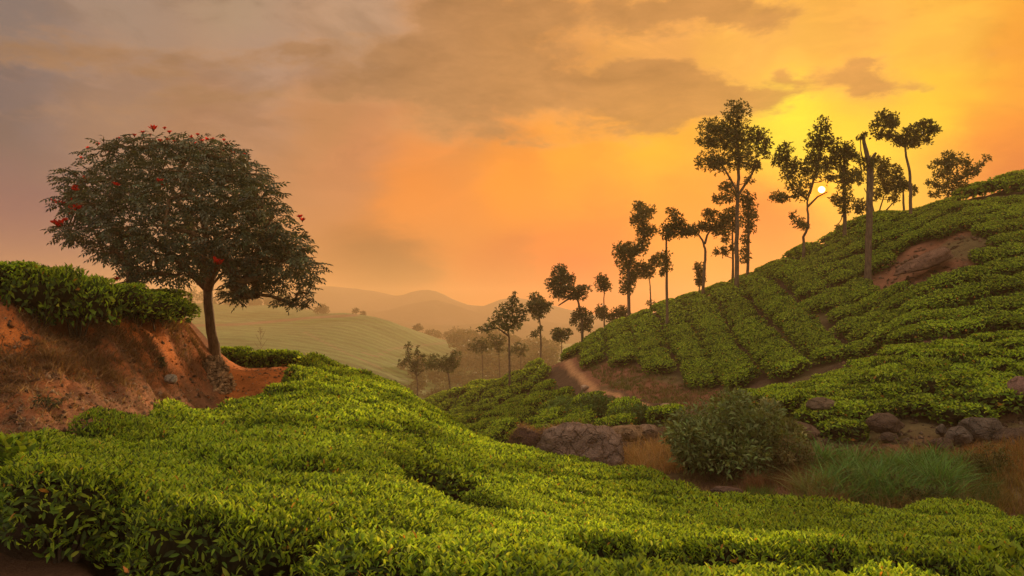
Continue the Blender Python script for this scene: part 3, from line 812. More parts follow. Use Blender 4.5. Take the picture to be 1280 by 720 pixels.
# central spur: long blocks running away up the spur
d0 = Vector((at(700, 455, 58) - at(590, 535, 33)).xy).normalized(); n0 = Vector((d0.y, -d0.x))
o0 = at(590, 535, 33).xy
for i in range(-26, 26):
    t = -12.0 + rnd.uniform(0, 1)
    while t < 48:
        t += 1.12
        q = o0 + n0 * (i * 1.55 + .8 * (float(vnoise(i * 3.1 + 50, t * .4, .5, 2, 3)) - .5)) + d0 * t
        x, y = q
        if y < 25 or y > 76: continue
        px = 640 + F * x / y
        if px < 505 or px > 850: continue
        z = float(gz(x, y)[0]); _, qy = proj(x, y, z + .35)
        near_lim = np.interp(px, [505, 560, 620, 700, 770, 830], [45, 32, 28.5, 27, 26, 27])
        far_lim = np.interp(px, [505, 530, 600, 660, 690, 710, 740, 790, 850], [64, 68, 70, 66, 62, 56, 38.5, 33.5, 30.0])
        if y < near_lim or y > far_lim: continue
        if seg_dist(np.array([x]), np.array([y]), PATH_W)[0] < 1.35: continue
        if vnoise(x, y, .33, 2, 31) > .66: continue
        put(x, y, 1.15 * rnd.uniform(.9, 1.1), .98, rnd.uniform(.7, 1.1), math.atan2(d0.y, d0.x), 'spur')

XYB = np.array([(b[0], b[1]) for b in BUSH]); BZ = gz(XYB[:, 0], XYB[:, 1])
for i, b_ in enumerate(BUSH):
    if b_[6] == 'bank':
        pb = 640 + F * b_[0] / b_[1]; dd_ = b_[1] - float(np.interp(pb, [-180, -5, 98, 172, 216], [12.2, 12.6, 13.5, 15.3, 17.2])); Dr = b_[1] - dd_
        zt_ = at(pb, float(np.interp(pb, [-200, 0, 50, 100, 150, 200, 240], [312, 324, 331, 343, 357, 371, 384])), Dr).z - .03 * dd_
        sz_ = min(1.5, max(.5, (zt_ - BZ[i]) / .75)); BUSH[i] = (b_[0], b_[1], b_[2] * 1.08, b_[3] * 1.08, sz_, b_[5], 'bank')
bpx = 640 + F * XYB[:, 0] / XYB[:, 1]; bpy_ = proj(XYB[:, 0], XYB[:, 1], BZ + .6)[1]
vis = (bpx > -25) & (bpx < 1305) & (bpy_ < 790)
rank = sorted([i for i in range(len(BUSH)) if vis[i]], key=lambda i: XYB[i][1])
single = set(rank[:298])
print('bushes', len(BUSH), 'single', len(single), 'to', XYB[rank[297]][1] if len(rank) > 297 else None)
LAB = {
    'near': ('low flat plucked tea bush with bright green shoots in the near field', 'tea bushes of the near field'),
    'bank': ('tall tea bush in the dark sided hedge on top of the red bank', 'tea bushes hedging the top of the red bank'),
    'track': ('small tea bush in the low hedge beyond the orange track', 'tea bushes beyond the orange track'),
    'hill': ('tea bush in the rows on the right hillside', 'tea bushes on the right hillside'),
    'terrace': ('rounded tea bush on the boulder terrace', 'tea bushes on the terrace above the boulders'),
    'spur': ('tea bush on the low central spur', 'tea bushes on the central spur')}


from mathutils import Matrix
_h = .7
GX = (gz0(XYB[:, 0] + _h, XYB[:, 1]) - gz0(XYB[:, 0] - _h, XYB[:, 1])) / (2 * _h); GY = (gz0(XYB[:, 0], XYB[:, 1] + _h) - gz0(XYB[:, 0], XYB[:, 1] - _h)) / (2 * _h)


def pose(i):
    k = {'bank': 0.0, 'track': 0.0, 'terrace': .4}.get(BUSH[i][6], 1.0)
    n_ = Vector((-GX[i] * k, -GY[i] * k, 1)).normalized()
    return Vector((0, 0, 1)).rotation_difference(n_).to_matrix() @ Matrix.Rotation(BUSH[i][5], 3, 'Z')


def where(i, lab):
    x, y = BUSH[i][:2]; reg = BUSH[i][6]; px = bpx[i]
    side = ('at far left', 'left of centre', 'at the centre', 'right of centre', 'at far right')[int(min(4, max(0, px // 256)))]
    if reg == 'near':
        edge = float(np.interp(px, DM_X, DM_Y)) - y
        if y < 6.6 and px < 190: return 'tea bush with a dark leafless underside beside the hollow at lower left'
        if px < 385 and edge < 1.3: return 'tea bush on the field edge beside the red bank, ' + side
        if px > 1180 and y < 11: return 'tea bush around the bare red soil patch at the lower right corner'
        if px > 640 and edge < 1.4: return 'tea bush on the far edge of the near field above the gully, ' + side
        band = 'in the closest row of all' if y < 4.4 else 'in the second band from the front' if y < 7 else 'midway up the near field' if y < 11 else 'high on the near field' if y < 16 else 'on the rounded crest of the near field'
        return 'flat plucked tea bush ' + band + ', ' + side
    same = sorted([j for j in single if BUSH[j][6] == reg], key=lambda j: bpx[j])
    if reg in ('bank', 'track'):
        n = sum(1 for j in same if bpx[j] > px) + 1
        o = {1: 'rightmost', 2: 'second from the right', 3: 'third from the right'}.get(n, '%dth from the right' % n)
        return o + (' tea bush in the dark sided hedge on the red bank' if reg == 'bank' else ' tea bush in the low hedge beyond the orange track')
    med = sorted(BUSH[j][1] for j in same); lo = med[len(med) // 3]; hi_ = med[2 * len(med) // 3]
    return lab + (', front, ' if y <= lo else ', middle, ' if y <= hi_ else ', back, ') + ('left end' if px < bpx[same[len(same) // 3]] else 'right end' if px > bpx[same[2 * len(same) // 3]] else 'middle part')


def merge(items, name, label):
    V, Fc, Cc, Mi, n = [], [], [], [], 0
    cache = {}
    for i in items:
        x, y, sx, sy, sz, rot, reg = BUSH[i]
        if y < 9: src = mid_src
        elif y < 46: src = mid_src
        else: src = far_src
        sb = src[i % len(src)]
        if id(sb) not in cache: cache[id(sb)] = (np.concatenate(sb.V), np.concatenate(sb.F), np.concatenate(sb.C), np.concatenate(sb.M))
        v, f, c, mi = cache[id(sb)]
        M3 = np.array(pose(i))
        vv = (v * np.array([sx, sy, sz])) @ M3.T + np.array([x, y, BZ[i] - .03])
        V.append(vv); Fc.append(f + n); Mi.append(mi); Cc.append(c * rnd.uniform(.85, 1.15)); n += len(v)
    me = mesh_np(name, np.concatenate(V), np.concatenate(Fc), [M_TEA, M_WOOD, M_CORE], np.concatenate(Cc), np.concatenate(Mi))
    print(name, len(me.polygons))
    return tag(obj(name, me), label, 'tea bushes', None, 'stuff')


for i in sorted(single):
    x, y, sx, sy, sz, rot, reg = BUSH[i]
    lab, grp = LAB[reg]; loc = (x, y, BZ[i] - .03)
    if y < 10.5:
        fo, stm = LOD0[i % 5]
        root = bpy.data.objects.new('tea_bush', None); C.objects.link(root)
        a = obj('foliage', fo, root); a['kind'] = 'stuff'; obj('stems', stm, root)
    else:
        root = obj('tea_bush', (LOD1 if y < 21 else LOD2)[i % 5][0])
    root.location = loc; root.rotation_euler = pose(i).to_euler(); root.scale = (sx, sy, sz)
    tag(root, where(i, lab), 'tea bush', grp)
rest = [i for i in range(len(BUSH)) if i not in single]
merge(rest, 'tea_field', 'green tea bushes in rows covering the far slopes and field edges')


# ------------------------------------------------------------------ trees
def tree(name, label, cat, D, trunk, w0, blobs, leaf=.2, dens=1.0, tint=(.075, .085, .030), bark=None, group=None, extra=(), depth=1.0, mat=None, w1=None, limb=None, far=False):
    """trunk: pixel polyline from the base; blobs: (px, py, rx, ry) clumps of the crown"""
    bark = bark or M_BARK; mat = mat or M_TREE
    D = D * KH if D >= 100 else D; m = D / F
    bx = at(trunk[0][0], trunk[0][1], D); gzv = float(gz([bx.x], [D])[0]) if D < 99 else float(hz(np.array([bx.x]), np.array([D]))[0])
    root = bpy.data.objects.new(name, None); C.objects.link(root); root.location = (bx.x, D, gzv)
    O = Vector((bx.x, D, gzv))
    tp = [at(a, b, D) - O for a, b in trunk]
    tp[0].z = min(tp[0].z, 0) if abs(tp[0].z) < 1.5 else tp[0].z
    tp = [Vector((tp[0].x, 0, -.15))] + [t + Vector((0, rnd.uniform(-.08, .08), 0)) for t in (tp if tp[0].z > .3 else tp[1:])]
    # smooth the trunk line
    P = []
    for i in range(len(tp) - 1):
        for k in range(4): P.append(tp[i].lerp(tp[i + 1], k / 4) + Vector((rnd.uniform(-.02, .02), rnd.uniform(-.02, .02), 0)))
    P.append(tp[-1]); n = len(P); w0 *= .78; w1 = w1 or w0 * .5
    R = [m * .5 * (w0 + (w1 - w0) * i / (n - 1)) * (1.35 if i == 0 else 1.12 if i == 1 else 1) for i in range(n)]
    tb = Buf(); V, Q = tube(P, R, 8, .08); tb.add(V, Q, (.2, .2, .2))
    for e in extra:
        ep = [at(a, b, D) - O for a, b in e[0]]; V, Q = tube(ep, [m * .5 * x for x in np.linspace(e[1], e[2], len(ep))], 6, .1); tb.add(V, Q, (.2, .2, .2))
    obj('trunk', tb.mesh('trunk', [bark], True), root)
    if not blobs: return tag(root, label, cat, group)
    B = []
    for (px, py, rx, ry) in blobs:
        c = at(px, py, D) - O; dy = rnd.uniform(-.8, .8) * rx * m * depth
        B.append((Vector((c.x, dy, c.z)), rx * m, ry * m))
    # limbs: join every clump to the nearest wood
    nodes = [(P[i], i) for i in range(n // 3, n)]
    lb = Buf(); segs = []
    order = sorted(B, key=lambda q: min((q[0] - p).length for p, _ in nodes))
    wood = [p for p, _ in nodes]
    for c, rx, rz in order:
        best = min(wood, key=lambda p: (c - p).length + (.6 * max(0, p.z - c.z)))
        L = (c - best).length; mid = best.lerp(c, .5) + Vector((rnd.uniform(-.08, .08) * L, rnd.uniform(-.08, .08) * L, -.06 * L))
        r0 = max(.012, min(m * .5 * w1 * .8, .020 * L + .018)); V, Q = tube([best, mid, c], [r0, r0 * .75, r0 * .4], 5); lb.add(V, Q, (.2, .2, .2))
        for k in range(5 if not far else 2):
            e = c + Vector((rnd.uniform(-1, 1) * rx, rnd.uniform(-1, 1) * rx * depth, rnd.uniform(-.5, .9) * rz)); s_ = mid.lerp(c, rnd.uniform(.3, 1))
            V, Q = tube([s_, s_.lerp(e, .5) + Vector((0, 0, .03 * L)), e], [r0 * .45, r0 * .3, r0 * .12], 4); lb.add(V, Q, (.2, .2, .2))
        wood += [mid, c]
    obj('limbs', lb.mesh('limbs', [bark]), root)
    # foliage: tufts in each clump, tufts of leaves
    fb = Buf(); tint = np.array(tint)
    for c, rx, rz in B:
        nt_ = max(3, int(dens * 19 * (rx * rz) / (leaf * leaf)))
        q = rand_dirs(nt_) * (rng.random((nt_, 1)) ** .48) * np.array([rx, rx * depth, rz]) * 1.2
        tc_ = np.array(c) + q
        k = 5; P_ = np.repeat(tc_, k, 0); ax = rand_dirs(nt_ * k) + np.array([0, 0, .25]) + np.repeat(q / (np.linalg.norm(q, axis=1)[:, None] + 1e-6), k, 0) * .5
        P_ = P_ + rng.normal(size=P_.shape) * leaf * .22
        l = leaf * (.5 + .6 * rng.random(len(P_))); V, Fc, nv = leaves(P_, ax, rand_dirs(len(P_)) + np.array([0, 0, .8]), l, l * .5, True)
        cc = tint * (.6 + .8 * rng.random((len(P_), 1))) * (1 + .08 * rng.normal(size=(len(P_), 3))); fb.add(V, Fc, np.repeat(np.clip(cc, .004, 1), nv, 0))
    f_ = obj('crown', fb.mesh('crown', [mat]), root); f_['kind'] = 'stuff'
    return tag(root, label, cat, group)


GR = 'shade trees along the brow of the right hill'
OL = (.085, .085, .028)
tree('shade_tree', 'tallest shade tree on the brow, broad tapering crown on a bare straight trunk', 'tree', 49, [(921, 359), (921, 325), (921, 280), (922, 240), (924, 205), (921, 165)], 7.5,
     [(920, 140, 15, 13), (922, 157, 18, 12), (893, 160, 16, 14), (884, 178, 12, 9), (904, 174, 18, 15), (925, 175, 20, 16), (948, 172, 13, 12), (955, 185, 8, 12), (885, 203, 17, 10), (904, 203, 16, 12), (928, 198, 18, 13), (943, 208, 9, 8), (911, 232, 10, 8), (903, 249, 11, 6), (915, 245, 8, 7), (936, 226, 6, 4), (893, 246, 3, 3)],
     tint=OL, group=GR, extra=[([(922, 245), (935, 225), (950, 200)], 3.5, 1.6), ([(922, 240), (908, 215), (895, 195)], 3, 1.4)], dens=.72)
tree('shade_tree', 'slim tree with a narrow column of leaves just right of the tallest tree', 'tree', 51, [(934, 346), (935, 310), (935, 270), (934, 240)], 5, [(934, 246, 9, 7), (936, 258, 9, 8), (935, 272, 9, 7), (938, 285, 7, 7), (931, 300, 5, 6), (930, 320, 6, 9), (941, 268, 5, 4)], tint=OL, group=GR)
tree('shade_tree', 'thin tree with ragged tufts just left of the tallest trunk', 'tree', 53, [(916, 347), (916, 310), (915, 265)], 4.2, [(914, 268, 9, 9), (920, 283, 8, 7), (905, 292, 9, 4), (901, 315, 9, 5), (916, 310, 4, 6), (908, 300, 5, 4)], tint=OL, group=GR)
tree('shade_tree', 'crooked tree with a swept flat crown left of the tallest tree', 'tree', 52, [(878, 358), (880, 335), (882, 315), (878, 300), (873, 293)], 5, [(862, 290, 11, 5), (876, 284, 11, 6), (890, 284, 12, 7), (889, 271, 10, 6), (902, 283, 9, 6), (850, 292, 8, 4), (907, 274, 7, 6), (882, 265, 6, 3)], tint=OL, group=GR, extra=[([(881, 305), (884, 294), (890, 285)], 3, 1.5)])
tree('leafy_shoot', 'short leafy pole of regrowth beside the crooked tree', 'shrub', 53, [(874, 359), (874, 350)], 3, [(873, 336, 6, 8), (875, 347, 6, 8), (876, 352, 5, 6)], tint=OL, leaf=.16)
tree('shade_tree', 'straight tree rooted below the brow with a leaf cuff halfway up its trunk', 'tree', 46.5, [(834, 401), (834, 360), (833, 320), (833, 294)], 5, [(832, 293, 8, 7), (831, 283, 5, 4), (844, 286, 9, 7), (845, 274, 9, 6), (841, 266, 7, 5), (853, 284, 9, 6), (862, 291, 8, 4), (831, 322, 6, 7), (831, 334, 6, 7), (829, 340, 4, 4)], tint=OL, group=GR, extra=[([(833, 298), (842, 290), (862, 290)], 3, 1.4)])
tree('shade_tree', 'tree with two stacked crowns, the upper one leaning to the right', 'tree', 56, [(787, 394), (786, 365), (785, 335), (790, 320), (802, 312), (805, 292), (803, 270)], 5.5, [(776, 314, 11, 9), (787, 313, 10, 9), (784, 328, 12, 10), (787, 341, 9, 8), (784, 357, 9, 10), (790, 350, 5, 6), (799, 313, 9, 6), (805, 300, 8, 9), (804, 285, 9, 9), (800, 270, 10, 8), (797, 258, 6, 6), (811, 264, 8, 8), (813, 288, 8, 6), (793, 276, 5, 4)], tint=OL, group=GR)
tree('shade_tree', 'small two headed tree between the stacked crown tree and the cuffed tree', 'tree', 57, [(814, 382), (813, 362), (812, 346)], 2.6, [(820, 325, 8, 7), (815, 331, 6, 6), (801, 333, 7, 6), (798, 342, 8, 5), (811, 341, 7, 7), (806, 336, 6, 5), (814, 379, 4, 3)], tint=OL, group=GR)
tree('shade_tree', 'little round headed tree on a thin bare stem above the brow', 'tree', 59, [(756, 409), (755, 385), (755, 362)], 2.6, [(753, 354, 8, 8), (751, 348, 6, 5), (758, 359, 6, 5), (751, 388, 7, 6), (753, 394, 6, 5)], tint=OL, group=GR)
tree('bushy_sapling', 'low bushy sapling between two trunks on the brow', 'shrub', 60, [(772, 403), (772, 396)], 2, [(770, 393, 8, 6), (777, 388, 7, 5), (763, 398, 7, 4), (782, 394, 5, 6)], tint=OL, leaf=.18)
tree('shade_tree', 'wind swept tree with a heavy crown hanging out to the left', 'tree', 59, [(729, 420), (727, 400), (724, 382), (719, 365)], 5, [(701, 346, 12, 9), (692, 355, 9, 8), (704, 358, 13, 8), (697, 367, 10, 6), (715, 366, 13, 7), (729, 362, 9, 5), (700, 337, 8, 6), (712, 348, 7, 6), (724, 370, 8, 5), (727, 392, 8, 7), (736, 398, 6, 8), (720, 395, 5, 6), (731, 408, 8, 8), (717, 403, 4, 4)], tint=(.07, .08, .035), group=GR, extra=[([(722, 372), (710, 374), (698, 382)], 3, 1.4), ([(720, 368), (706, 372), (690, 366)], 2.5, 1)])
tree('shade_tree', 'dwarf tree with a rounded crown where the hill brow meets the path', 'tree', 60, [(702, 434), (702, 426)], 2, [(697, 416, 7, 5), (707, 416, 7, 5), (702, 421, 9, 6), (695, 421, 4, 3)], tint=(.07, .08, .035), group=GR)
tree('shade_tree', 'slender tree with an oval crown left of the wind swept tree', 'tree', 63, [(676, 446), (676, 420), (674, 395), (672, 382)], 3.2, [(670, 373, 8, 7), (671, 383, 11, 8), (664, 385, 6, 7), (680, 384, 8, 7), (673, 394, 7, 6), (669, 418, 4, 4), (675, 412, 3, 4), (686, 380, 4, 3)], tint=(.07, .08, .035), group='shade trees in the valley')
tree('shade_tree', 'spreading tree with airy tufts standing on the central spur', 'tree', 50, [(637, 488), (637, 450), (636, 420), (633, 400)], 4, [(643, 374, 6, 7), (638, 384, 11, 6), (628, 392, 11, 7), (618, 402, 8, 5), (609, 410, 9, 4), (626, 406, 9, 5), (641, 397, 10, 7), (651, 389, 6, 8), (636, 409, 8, 6), (646, 405, 6, 6), (655, 399, 4, 4), (604, 413, 6, 3)], tint=(.075, .09, .035), group='shade trees in the valley', dens=.65, extra=[([(636, 420), (622, 410), (606, 413)], 2.4, 1), ([(635, 412), (646, 400), (652, 388)], 2.2, 1)])
tree('shade_tree', 'hazy half bare tree furthest left below the near field edge', 'tree', 76, [(522, 496), (522, 478), (520, 465), (517, 455)], 2.8, [(510, 436, 4, 7), (511, 448, 4, 7), (503, 453, 6, 4), (516, 455, 8, 5), (524, 455, 7, 5), (521, 440, 3, 8), (528, 446, 4, 5), (535, 456, 6, 4), (522, 463, 8, 4)], tint=(.07, .08, .035), dens=.5, leaf=.24, group='shade trees in the valley', extra=[([(521, 470), (512, 455), (510, 438)], 1.6, .8), ([(521, 466), (523, 450), (521, 432)], 1.4, .7), ([(521, 470), (530, 462), (538, 455)], 1.4, .7)])
tree('shade_tree', 'hazy flat topped tree on the lower left of the central spur', 'tree', 66, [(565, 514), (563, 490), (561, 470), (558, 460)], 4, [(543, 450, 8, 6), (551, 458, 9, 5), (562, 450, 9, 6), (560, 460, 8, 6), (570, 446, 7, 6), (538, 458, 7, 4), (568, 456, 6, 5)], tint=(.07, .08, .035), dens=.7, group='shade trees in the valley')
tree('shade_tree', 'faint palm headed tree in front of the dark valley wood', 'tree', 92, [(604, 474), (603, 450), (602, 434)], 2.2, [(600, 428, 8, 5), (592, 434, 8, 4), (609, 433, 7, 4), (601, 437, 8, 4)], tint=(.07, .08, .035), dens=.7, leaf=.3, group='shade trees in the valley')
tree('shade_tree', 'faint tree half hidden behind the spreading tree on the spur', 'tree', 88, [(625, 474), (624, 450), (623, 436)], 2.2, [(619, 429, 6, 5), (627, 425, 6, 5), (616, 422, 5, 4), (624, 435, 8, 5)], tint=(.07, .08, .035), dens=.7, leaf=.26, group='shade trees in the valley')
tree('shade_tree', 'faint forked tree just left of the slender oval tree', 'tree', 88, [(651, 457), (651, 443)], 1.8, [(648, 434, 4, 6), (656, 436, 5, 4), (651, 442, 5, 4), (640, 438, 5, 5)], tint=(.07, .08, .035), dens=.7, leaf=.26, group='shade trees in the valley')
tree('shade_tree', 'leaning tree with the setting sun shining through its right side', 'tree', 46.5, [(1004, 313), (1005, 296), (1010, 284), (1010, 262), (1009, 250), (1012, 240)], 4.6,
     [(1026, 157, 9, 9), (1025, 172, 14, 10), (1018, 183, 10, 9), (1036, 182, 11, 9), (1030, 197, 15, 10), (1015, 200, 9, 8), (979, 190, 11, 9), (974, 200, 9, 8), (988, 203, 10, 9), (1000, 212, 12, 9), (987, 217, 9, 8), (1014, 216, 12, 9), (1032, 212, 10, 8), (995, 232, 14, 7), (980, 245, 14, 6), (972, 250, 8, 4), (1000, 245, 10, 6), (1036, 222, 8, 4), (998, 276, 8, 5), (1002, 284, 9, 5), (993, 268, 5, 4)], tint=OL, group=GR, dens=.72,
     extra=[([(1010, 258), (1022, 246), (1034, 240)], 2.8, 1.2), ([(1010, 250), (992, 236), (978, 212)], 2.8, 1.2), ([(1012, 242), (1020, 215), (1027, 180)], 3.4, 1.3)])
tree('shade_tree', 'thick trunked tree wrapped in leaves, just right of the sun', 'tree', 46, [(1056, 295), (1056, 260), (1055, 220), (1055, 190)], 6.5, [(1056, 186, 9, 7), (1050, 194, 11, 8), (1062, 195, 9, 6), (1043, 200, 7, 5), (1055, 208, 8, 8), (1048, 222, 10, 6), (1060, 222, 9, 7), (1054, 234, 8, 8), (1047, 250, 6, 6), (1056, 252, 9, 8), (1054, 264, 6, 4), (1046, 284, 3, 2)], tint=OL, group=GR)
tree('pollarded_trunk', 'bare pollarded trunk with forked stubs standing nearest on the hillside', 'tree', 40, [(1085, 344), (1086, 300), (1087, 250), (1087, 205)], 10, [(1081, 199, 8, 5), (1093, 199, 7, 5), (1081, 168, 4, 3), (1076, 172, 4, 3), (1086, 206, 6, 5)], w1=8, tint=OL, leaf=.15, extra=[([(1087, 208), (1083, 190), (1080, 178), (1079, 168)], 6, 3.5), ([(1087, 206), (1091, 197), (1095, 191)], 5, 3), ([(1080, 174), (1077, 170)], 3, 2)])
tree('shade_tree', 'pale crowned tree with curling limbs behind the pollarded trunk', 'tree', 50, [(1094, 283), (1095, 272), (1100, 262), (1104, 245)], 3.4, [(1102, 205, 9, 7), (1108, 214, 10, 8), (1098, 217, 9, 8), (1115, 226, 10, 10), (1101, 230, 12, 9), (1110, 240, 10, 7), (1098, 243, 9, 7), (1117, 249, 6, 6), (1076, 214, 9, 7), (1074, 225, 8, 7), (1122, 215, 5, 8)], tint=(.11, .10, .03), group=GR, dens=.7, extra=[([(1096, 272), (1106, 265), (1114, 256), (1120, 250)], 2.2, 1), ([(1095, 276), (1090, 255), (1080, 235)], 2, 1)])
tree('shade_tree', 'stumpy tree with one round tuft left of the pollarded trunk base', 'tree', 50, [(1078, 286), (1078, 268)], 4, [(1078, 257, 8, 7), (1075, 262, 5, 5)], tint=OL, group=GR)
tree('shade_tree', 'tall curved tree with two separate flat heads near the right end', 'tree', 46, [(1137, 262), (1138, 240), (1136, 215), (1132, 195), (1131, 180)], 5.5, [(1127, 172, 9, 6), (1136, 165, 9, 6), (1133, 178, 11, 5), (1149, 172, 9, 6), (1157, 160, 9, 7), (1163, 165, 7, 6), (1155, 154, 7, 4), (1144, 181, 8, 3), (1161, 176, 6, 3), (1120, 176, 6, 4), (1104, 145, 8, 7), (1097, 156, 8, 6), (1109, 157, 9, 6), (1101, 167, 8, 5), (1110, 170, 9, 5), (1117, 147, 5, 6), (1119, 155, 4, 4)], tint=OL, group=GR, extra=[([(1132, 184), (1120, 178), (1107, 164)], 3, 1.3), ([(1131, 182), (1142, 176), (1156, 166)], 3, 1.3)])
tree('shade_tree', 'short tree with a modest tuft beside the two headed tree', 'tree', 49, [(1129, 264), (1130, 245), (1129, 236)], 4, [(1127, 229, 8, 6), (1122, 236, 6, 4), (1132, 235, 6, 6), (1141, 238, 4, 6)], tint=OL, group=GR)
tree('shade_tree', 'round crowned tree at the far right with one limb reaching out right', 'tree', 49, [(1192, 254), (1191, 240), (1190, 225)], 3, [(1187, 194, 8, 6), (1198, 200, 9, 7), (1180, 203, 9, 7), (1168, 206, 8, 4), (1190, 208, 10, 8), (1205, 209, 9, 6), (1212, 218, 7, 5), (1178, 219, 10, 6), (1195, 222, 11, 7), (1166, 228, 8, 5), (1180, 232, 10, 6), (1196, 234, 10, 6), (1172, 242, 8, 4), (1187, 243, 8, 4), (1205, 230, 7, 4), (1221, 213, 6, 4), (1227, 206, 5, 4), (1232, 199, 4, 4)], tint=OL, group=GR, dens=.75, extra=[([(1191, 228), (1208, 220), (1222, 212), (1232, 198)], 2.6, 1.2)])

# far trees on the pale hill, and beyond it
FT = [(402, 393, 9, 250, 'dark round tree beside the end of the far track'), (445, 391, 4, 245, 'tiny tree on the crest of the pale hill'), (454, 394, 3.5, 243, 'shrubby tree just right of the crest of the pale hill'),
      (522, 414, 6, 246, 'small tree at the saddle of the pale hill'), (290, 384, 8, 322, 'faint tree left of the gap under the big crown'), (318, 384, 9, 322, 'faint tree beneath the low branch of the big tree'), (352, 386, 6, 318, 'faint small tree beyond the track'),
      (262, 386, 9, 322, 'faint tree beside the big trunk on the skyline')]
for px, py, r_, D, lab in FT:
    tree('distant_tree', lab + ', blurred by haze', 'tree', D, [(px, py + 3), (px, py - r_ * .4)], 1.2, [(px, py - r_ * .9, r_ * .6, r_ * .5), (px - r_ * .5, py - r_ * .6, r_ * .5, r_ * .4), (px + r_ * .5, py - r_ * .6, r_ * .5, r_ * .4)],
         leaf=.9, tint=(.05, .055, .028), dens=1.5, far=True)
tree('bare_tree', 'thin leafless sapling standing on the pale hillside', 'tree', 120, [(327, 452), (326, 425), (325, 410)], .9, [(325, 413, 3, 4)], leaf=.25, dens=.2, tint=(.08, .06, .04), far=True,
     extra=[([(326, 430), (320, 418)], .6, .3), ([(326, 425), (332, 412)], .6, .3), ([(326, 436), (334, 424)], .6, .3), ([(326, 438), (318, 428)], .6, .3)])

# forests too far off to count: one object
fb = Buf(); ft = []
for k in range(46): ft.append((rnd.uniform(532, 700), 262 + rnd.uniform(-2, 14), rnd.uniform(1.3, 2.5), 'a'))
for k in range(60): ft.append((rnd.uniform(568, 690), rnd.uniform(165, 215), rnd.uniform(2.0, 3.4), 'b'))
for k in range(40): ft.append((rnd.uniform(500, 640), rnd.uniform(118, 160), rnd.uniform(1.0, 1.9), 'c'))
for k in range(18): ft.append((rnd.uniform(230, 360), rnd.uniform(318, 330), rnd.uniform(2.4, 3.6), 'd'))
for px, D, s, kd in ft:
    D *= KH; s *= KH
    x = (px - 640) / F * D; z0 = float(hz(np.array([x]), np.array([D]))[0])
    for q in range(5):
        c = np.array([x + rnd.uniform(-.6, .6) * s, D + rnd.uniform(-.6, .6) * s, z0 + s * rnd.uniform(.5, 1.5)]); rr = s * rnd.uniform(.45, .7)
        n = 60; P_ = c + rand_dirs(n) * rr * (rng.random((n, 1)) ** .3); l = rr * .45 * (.6 + .6 * rng.random(n))
        V, Fc, nv = leaves(P_, rand_dirs(n), rand_dirs(n) + np.array([0, 0, 1]), l, l * .8, True)
        fb.add(V, Fc, np.repeat(np.array([.045, .055, .024]) * (.7 + .6 * rng.random((n, 1))), nv, 0))
tag(obj('forest', fb.mesh('forest', [M_TREE])), 'dark woods in the valley and along the far hill blurred by haze', 'forest', None, 'stuff')

# ------------------------------------------------------------------ the big tulip tree
D = 19.6; m = D / F
bt = at(268, 440, D); zb = float(gz([bt.x], [D])[0]); O = Vector((bt.x, D, zb))
root = bpy.data.objects.new('tulip_tree', None); C.objects.link(root); root.location = O
tag(root, 'large spreading tree with dark domed crown and red flowers at the red bank end', 'tree')
q = lambda px, py, dy=0: at(px, py, D + dy) - O
tr = [Vector((.02, 0, -.35)), q(268, 432), q(264, 415), q(262, 395), q(260, 378), q(260, 362), q(258, 345)]
P = []
for i in range(len(tr) - 1):
    for k in range(3): P.append(tr[i].lerp(tr[i + 1], k / 3))
P.append(tr[-1])
R = np.interp(np.linspace(0, 1, len(P)), [0, .1, .25, .7, 1], [.20, .145, .12, .108, .105])
tb = Buf(); V, Q = tube(P, R, 12, .05); tb.add(V, Q, (.2, .2, .2)); obj('trunk', tb.mesh('trunk', [M_BARK2], True), root)
blobs = [(128, 196, 30, 14), (165, 186, 30, 14), (205, 180, 32, 13), (245, 186, 30, 13), (280, 198, 28, 14), (310, 215, 24, 15), (100, 226, 26, 16), (140, 222, 30, 17), (185, 215, 34, 18), (232, 218, 36, 18), (278, 228, 32, 18), (325, 245, 24, 18),
         (88, 258, 20, 14), (120, 254, 28, 17), (165, 250, 34, 18), (215, 252, 38, 18), (262, 256, 36, 18), (305, 262, 30, 18), (345, 272, 22, 18), (82, 288, 16, 11), (115, 287, 26, 15), (155, 286, 32, 15), (200, 288, 34, 16), (245, 290, 34, 17),
         (290, 292, 32, 17), (332, 298, 30, 17), (368, 308, 20, 18), (140, 314, 26, 11), (185, 316, 30, 12), (225, 322, 32, 14), (272, 322, 28, 14), (315, 324, 28, 16), (352, 330, 28, 16), (386, 340, 18, 16), (172, 338, 18, 9), (165, 350, 11, 6),
         (220, 346, 24, 10), (262, 345, 18, 10), (304, 350, 24, 12), (345, 352, 26, 13), (380, 362, 20, 15), (372, 378, 17, 9), (300, 368, 20, 7), (290, 378, 10, 5), ]
blobs = [(236 + (a_ - 236) * .97, b_, c_, d_) for a_, b_, c_, d_ in blobs if (a_, b_) not in ((290, 378), (262, 345))]
cxp, cyp = 236, 290
cl_ = []
for (px, py, rx, ry) in blobs:
    e = min(1, ((px - cxp) / 180) ** 2 + ((py - cyp) / (125 if py < cyp else 110)) ** 2); ext = 3.1 * math.sqrt(max(0.03, 1 - e))
    offs = (-.85, -.3, .3, .85) if ext > 1.9 else (-.6, .5) if ext > 1.0 else (0,)
    for o_ in offs:
        if py > 330 and abs(o_) < .5 and px > 180 and len(offs) > 2: pass
        inner = ext > 1.9 and abs(o_) < .5
        if inner and rnd.random() < .7: continue
        cl_.append((q(px + rnd.uniform(-6, 6), py + rnd.uniform(-4, 4), o_ * ext + rnd.uniform(-.25, .25)), rx * m, ry * m))
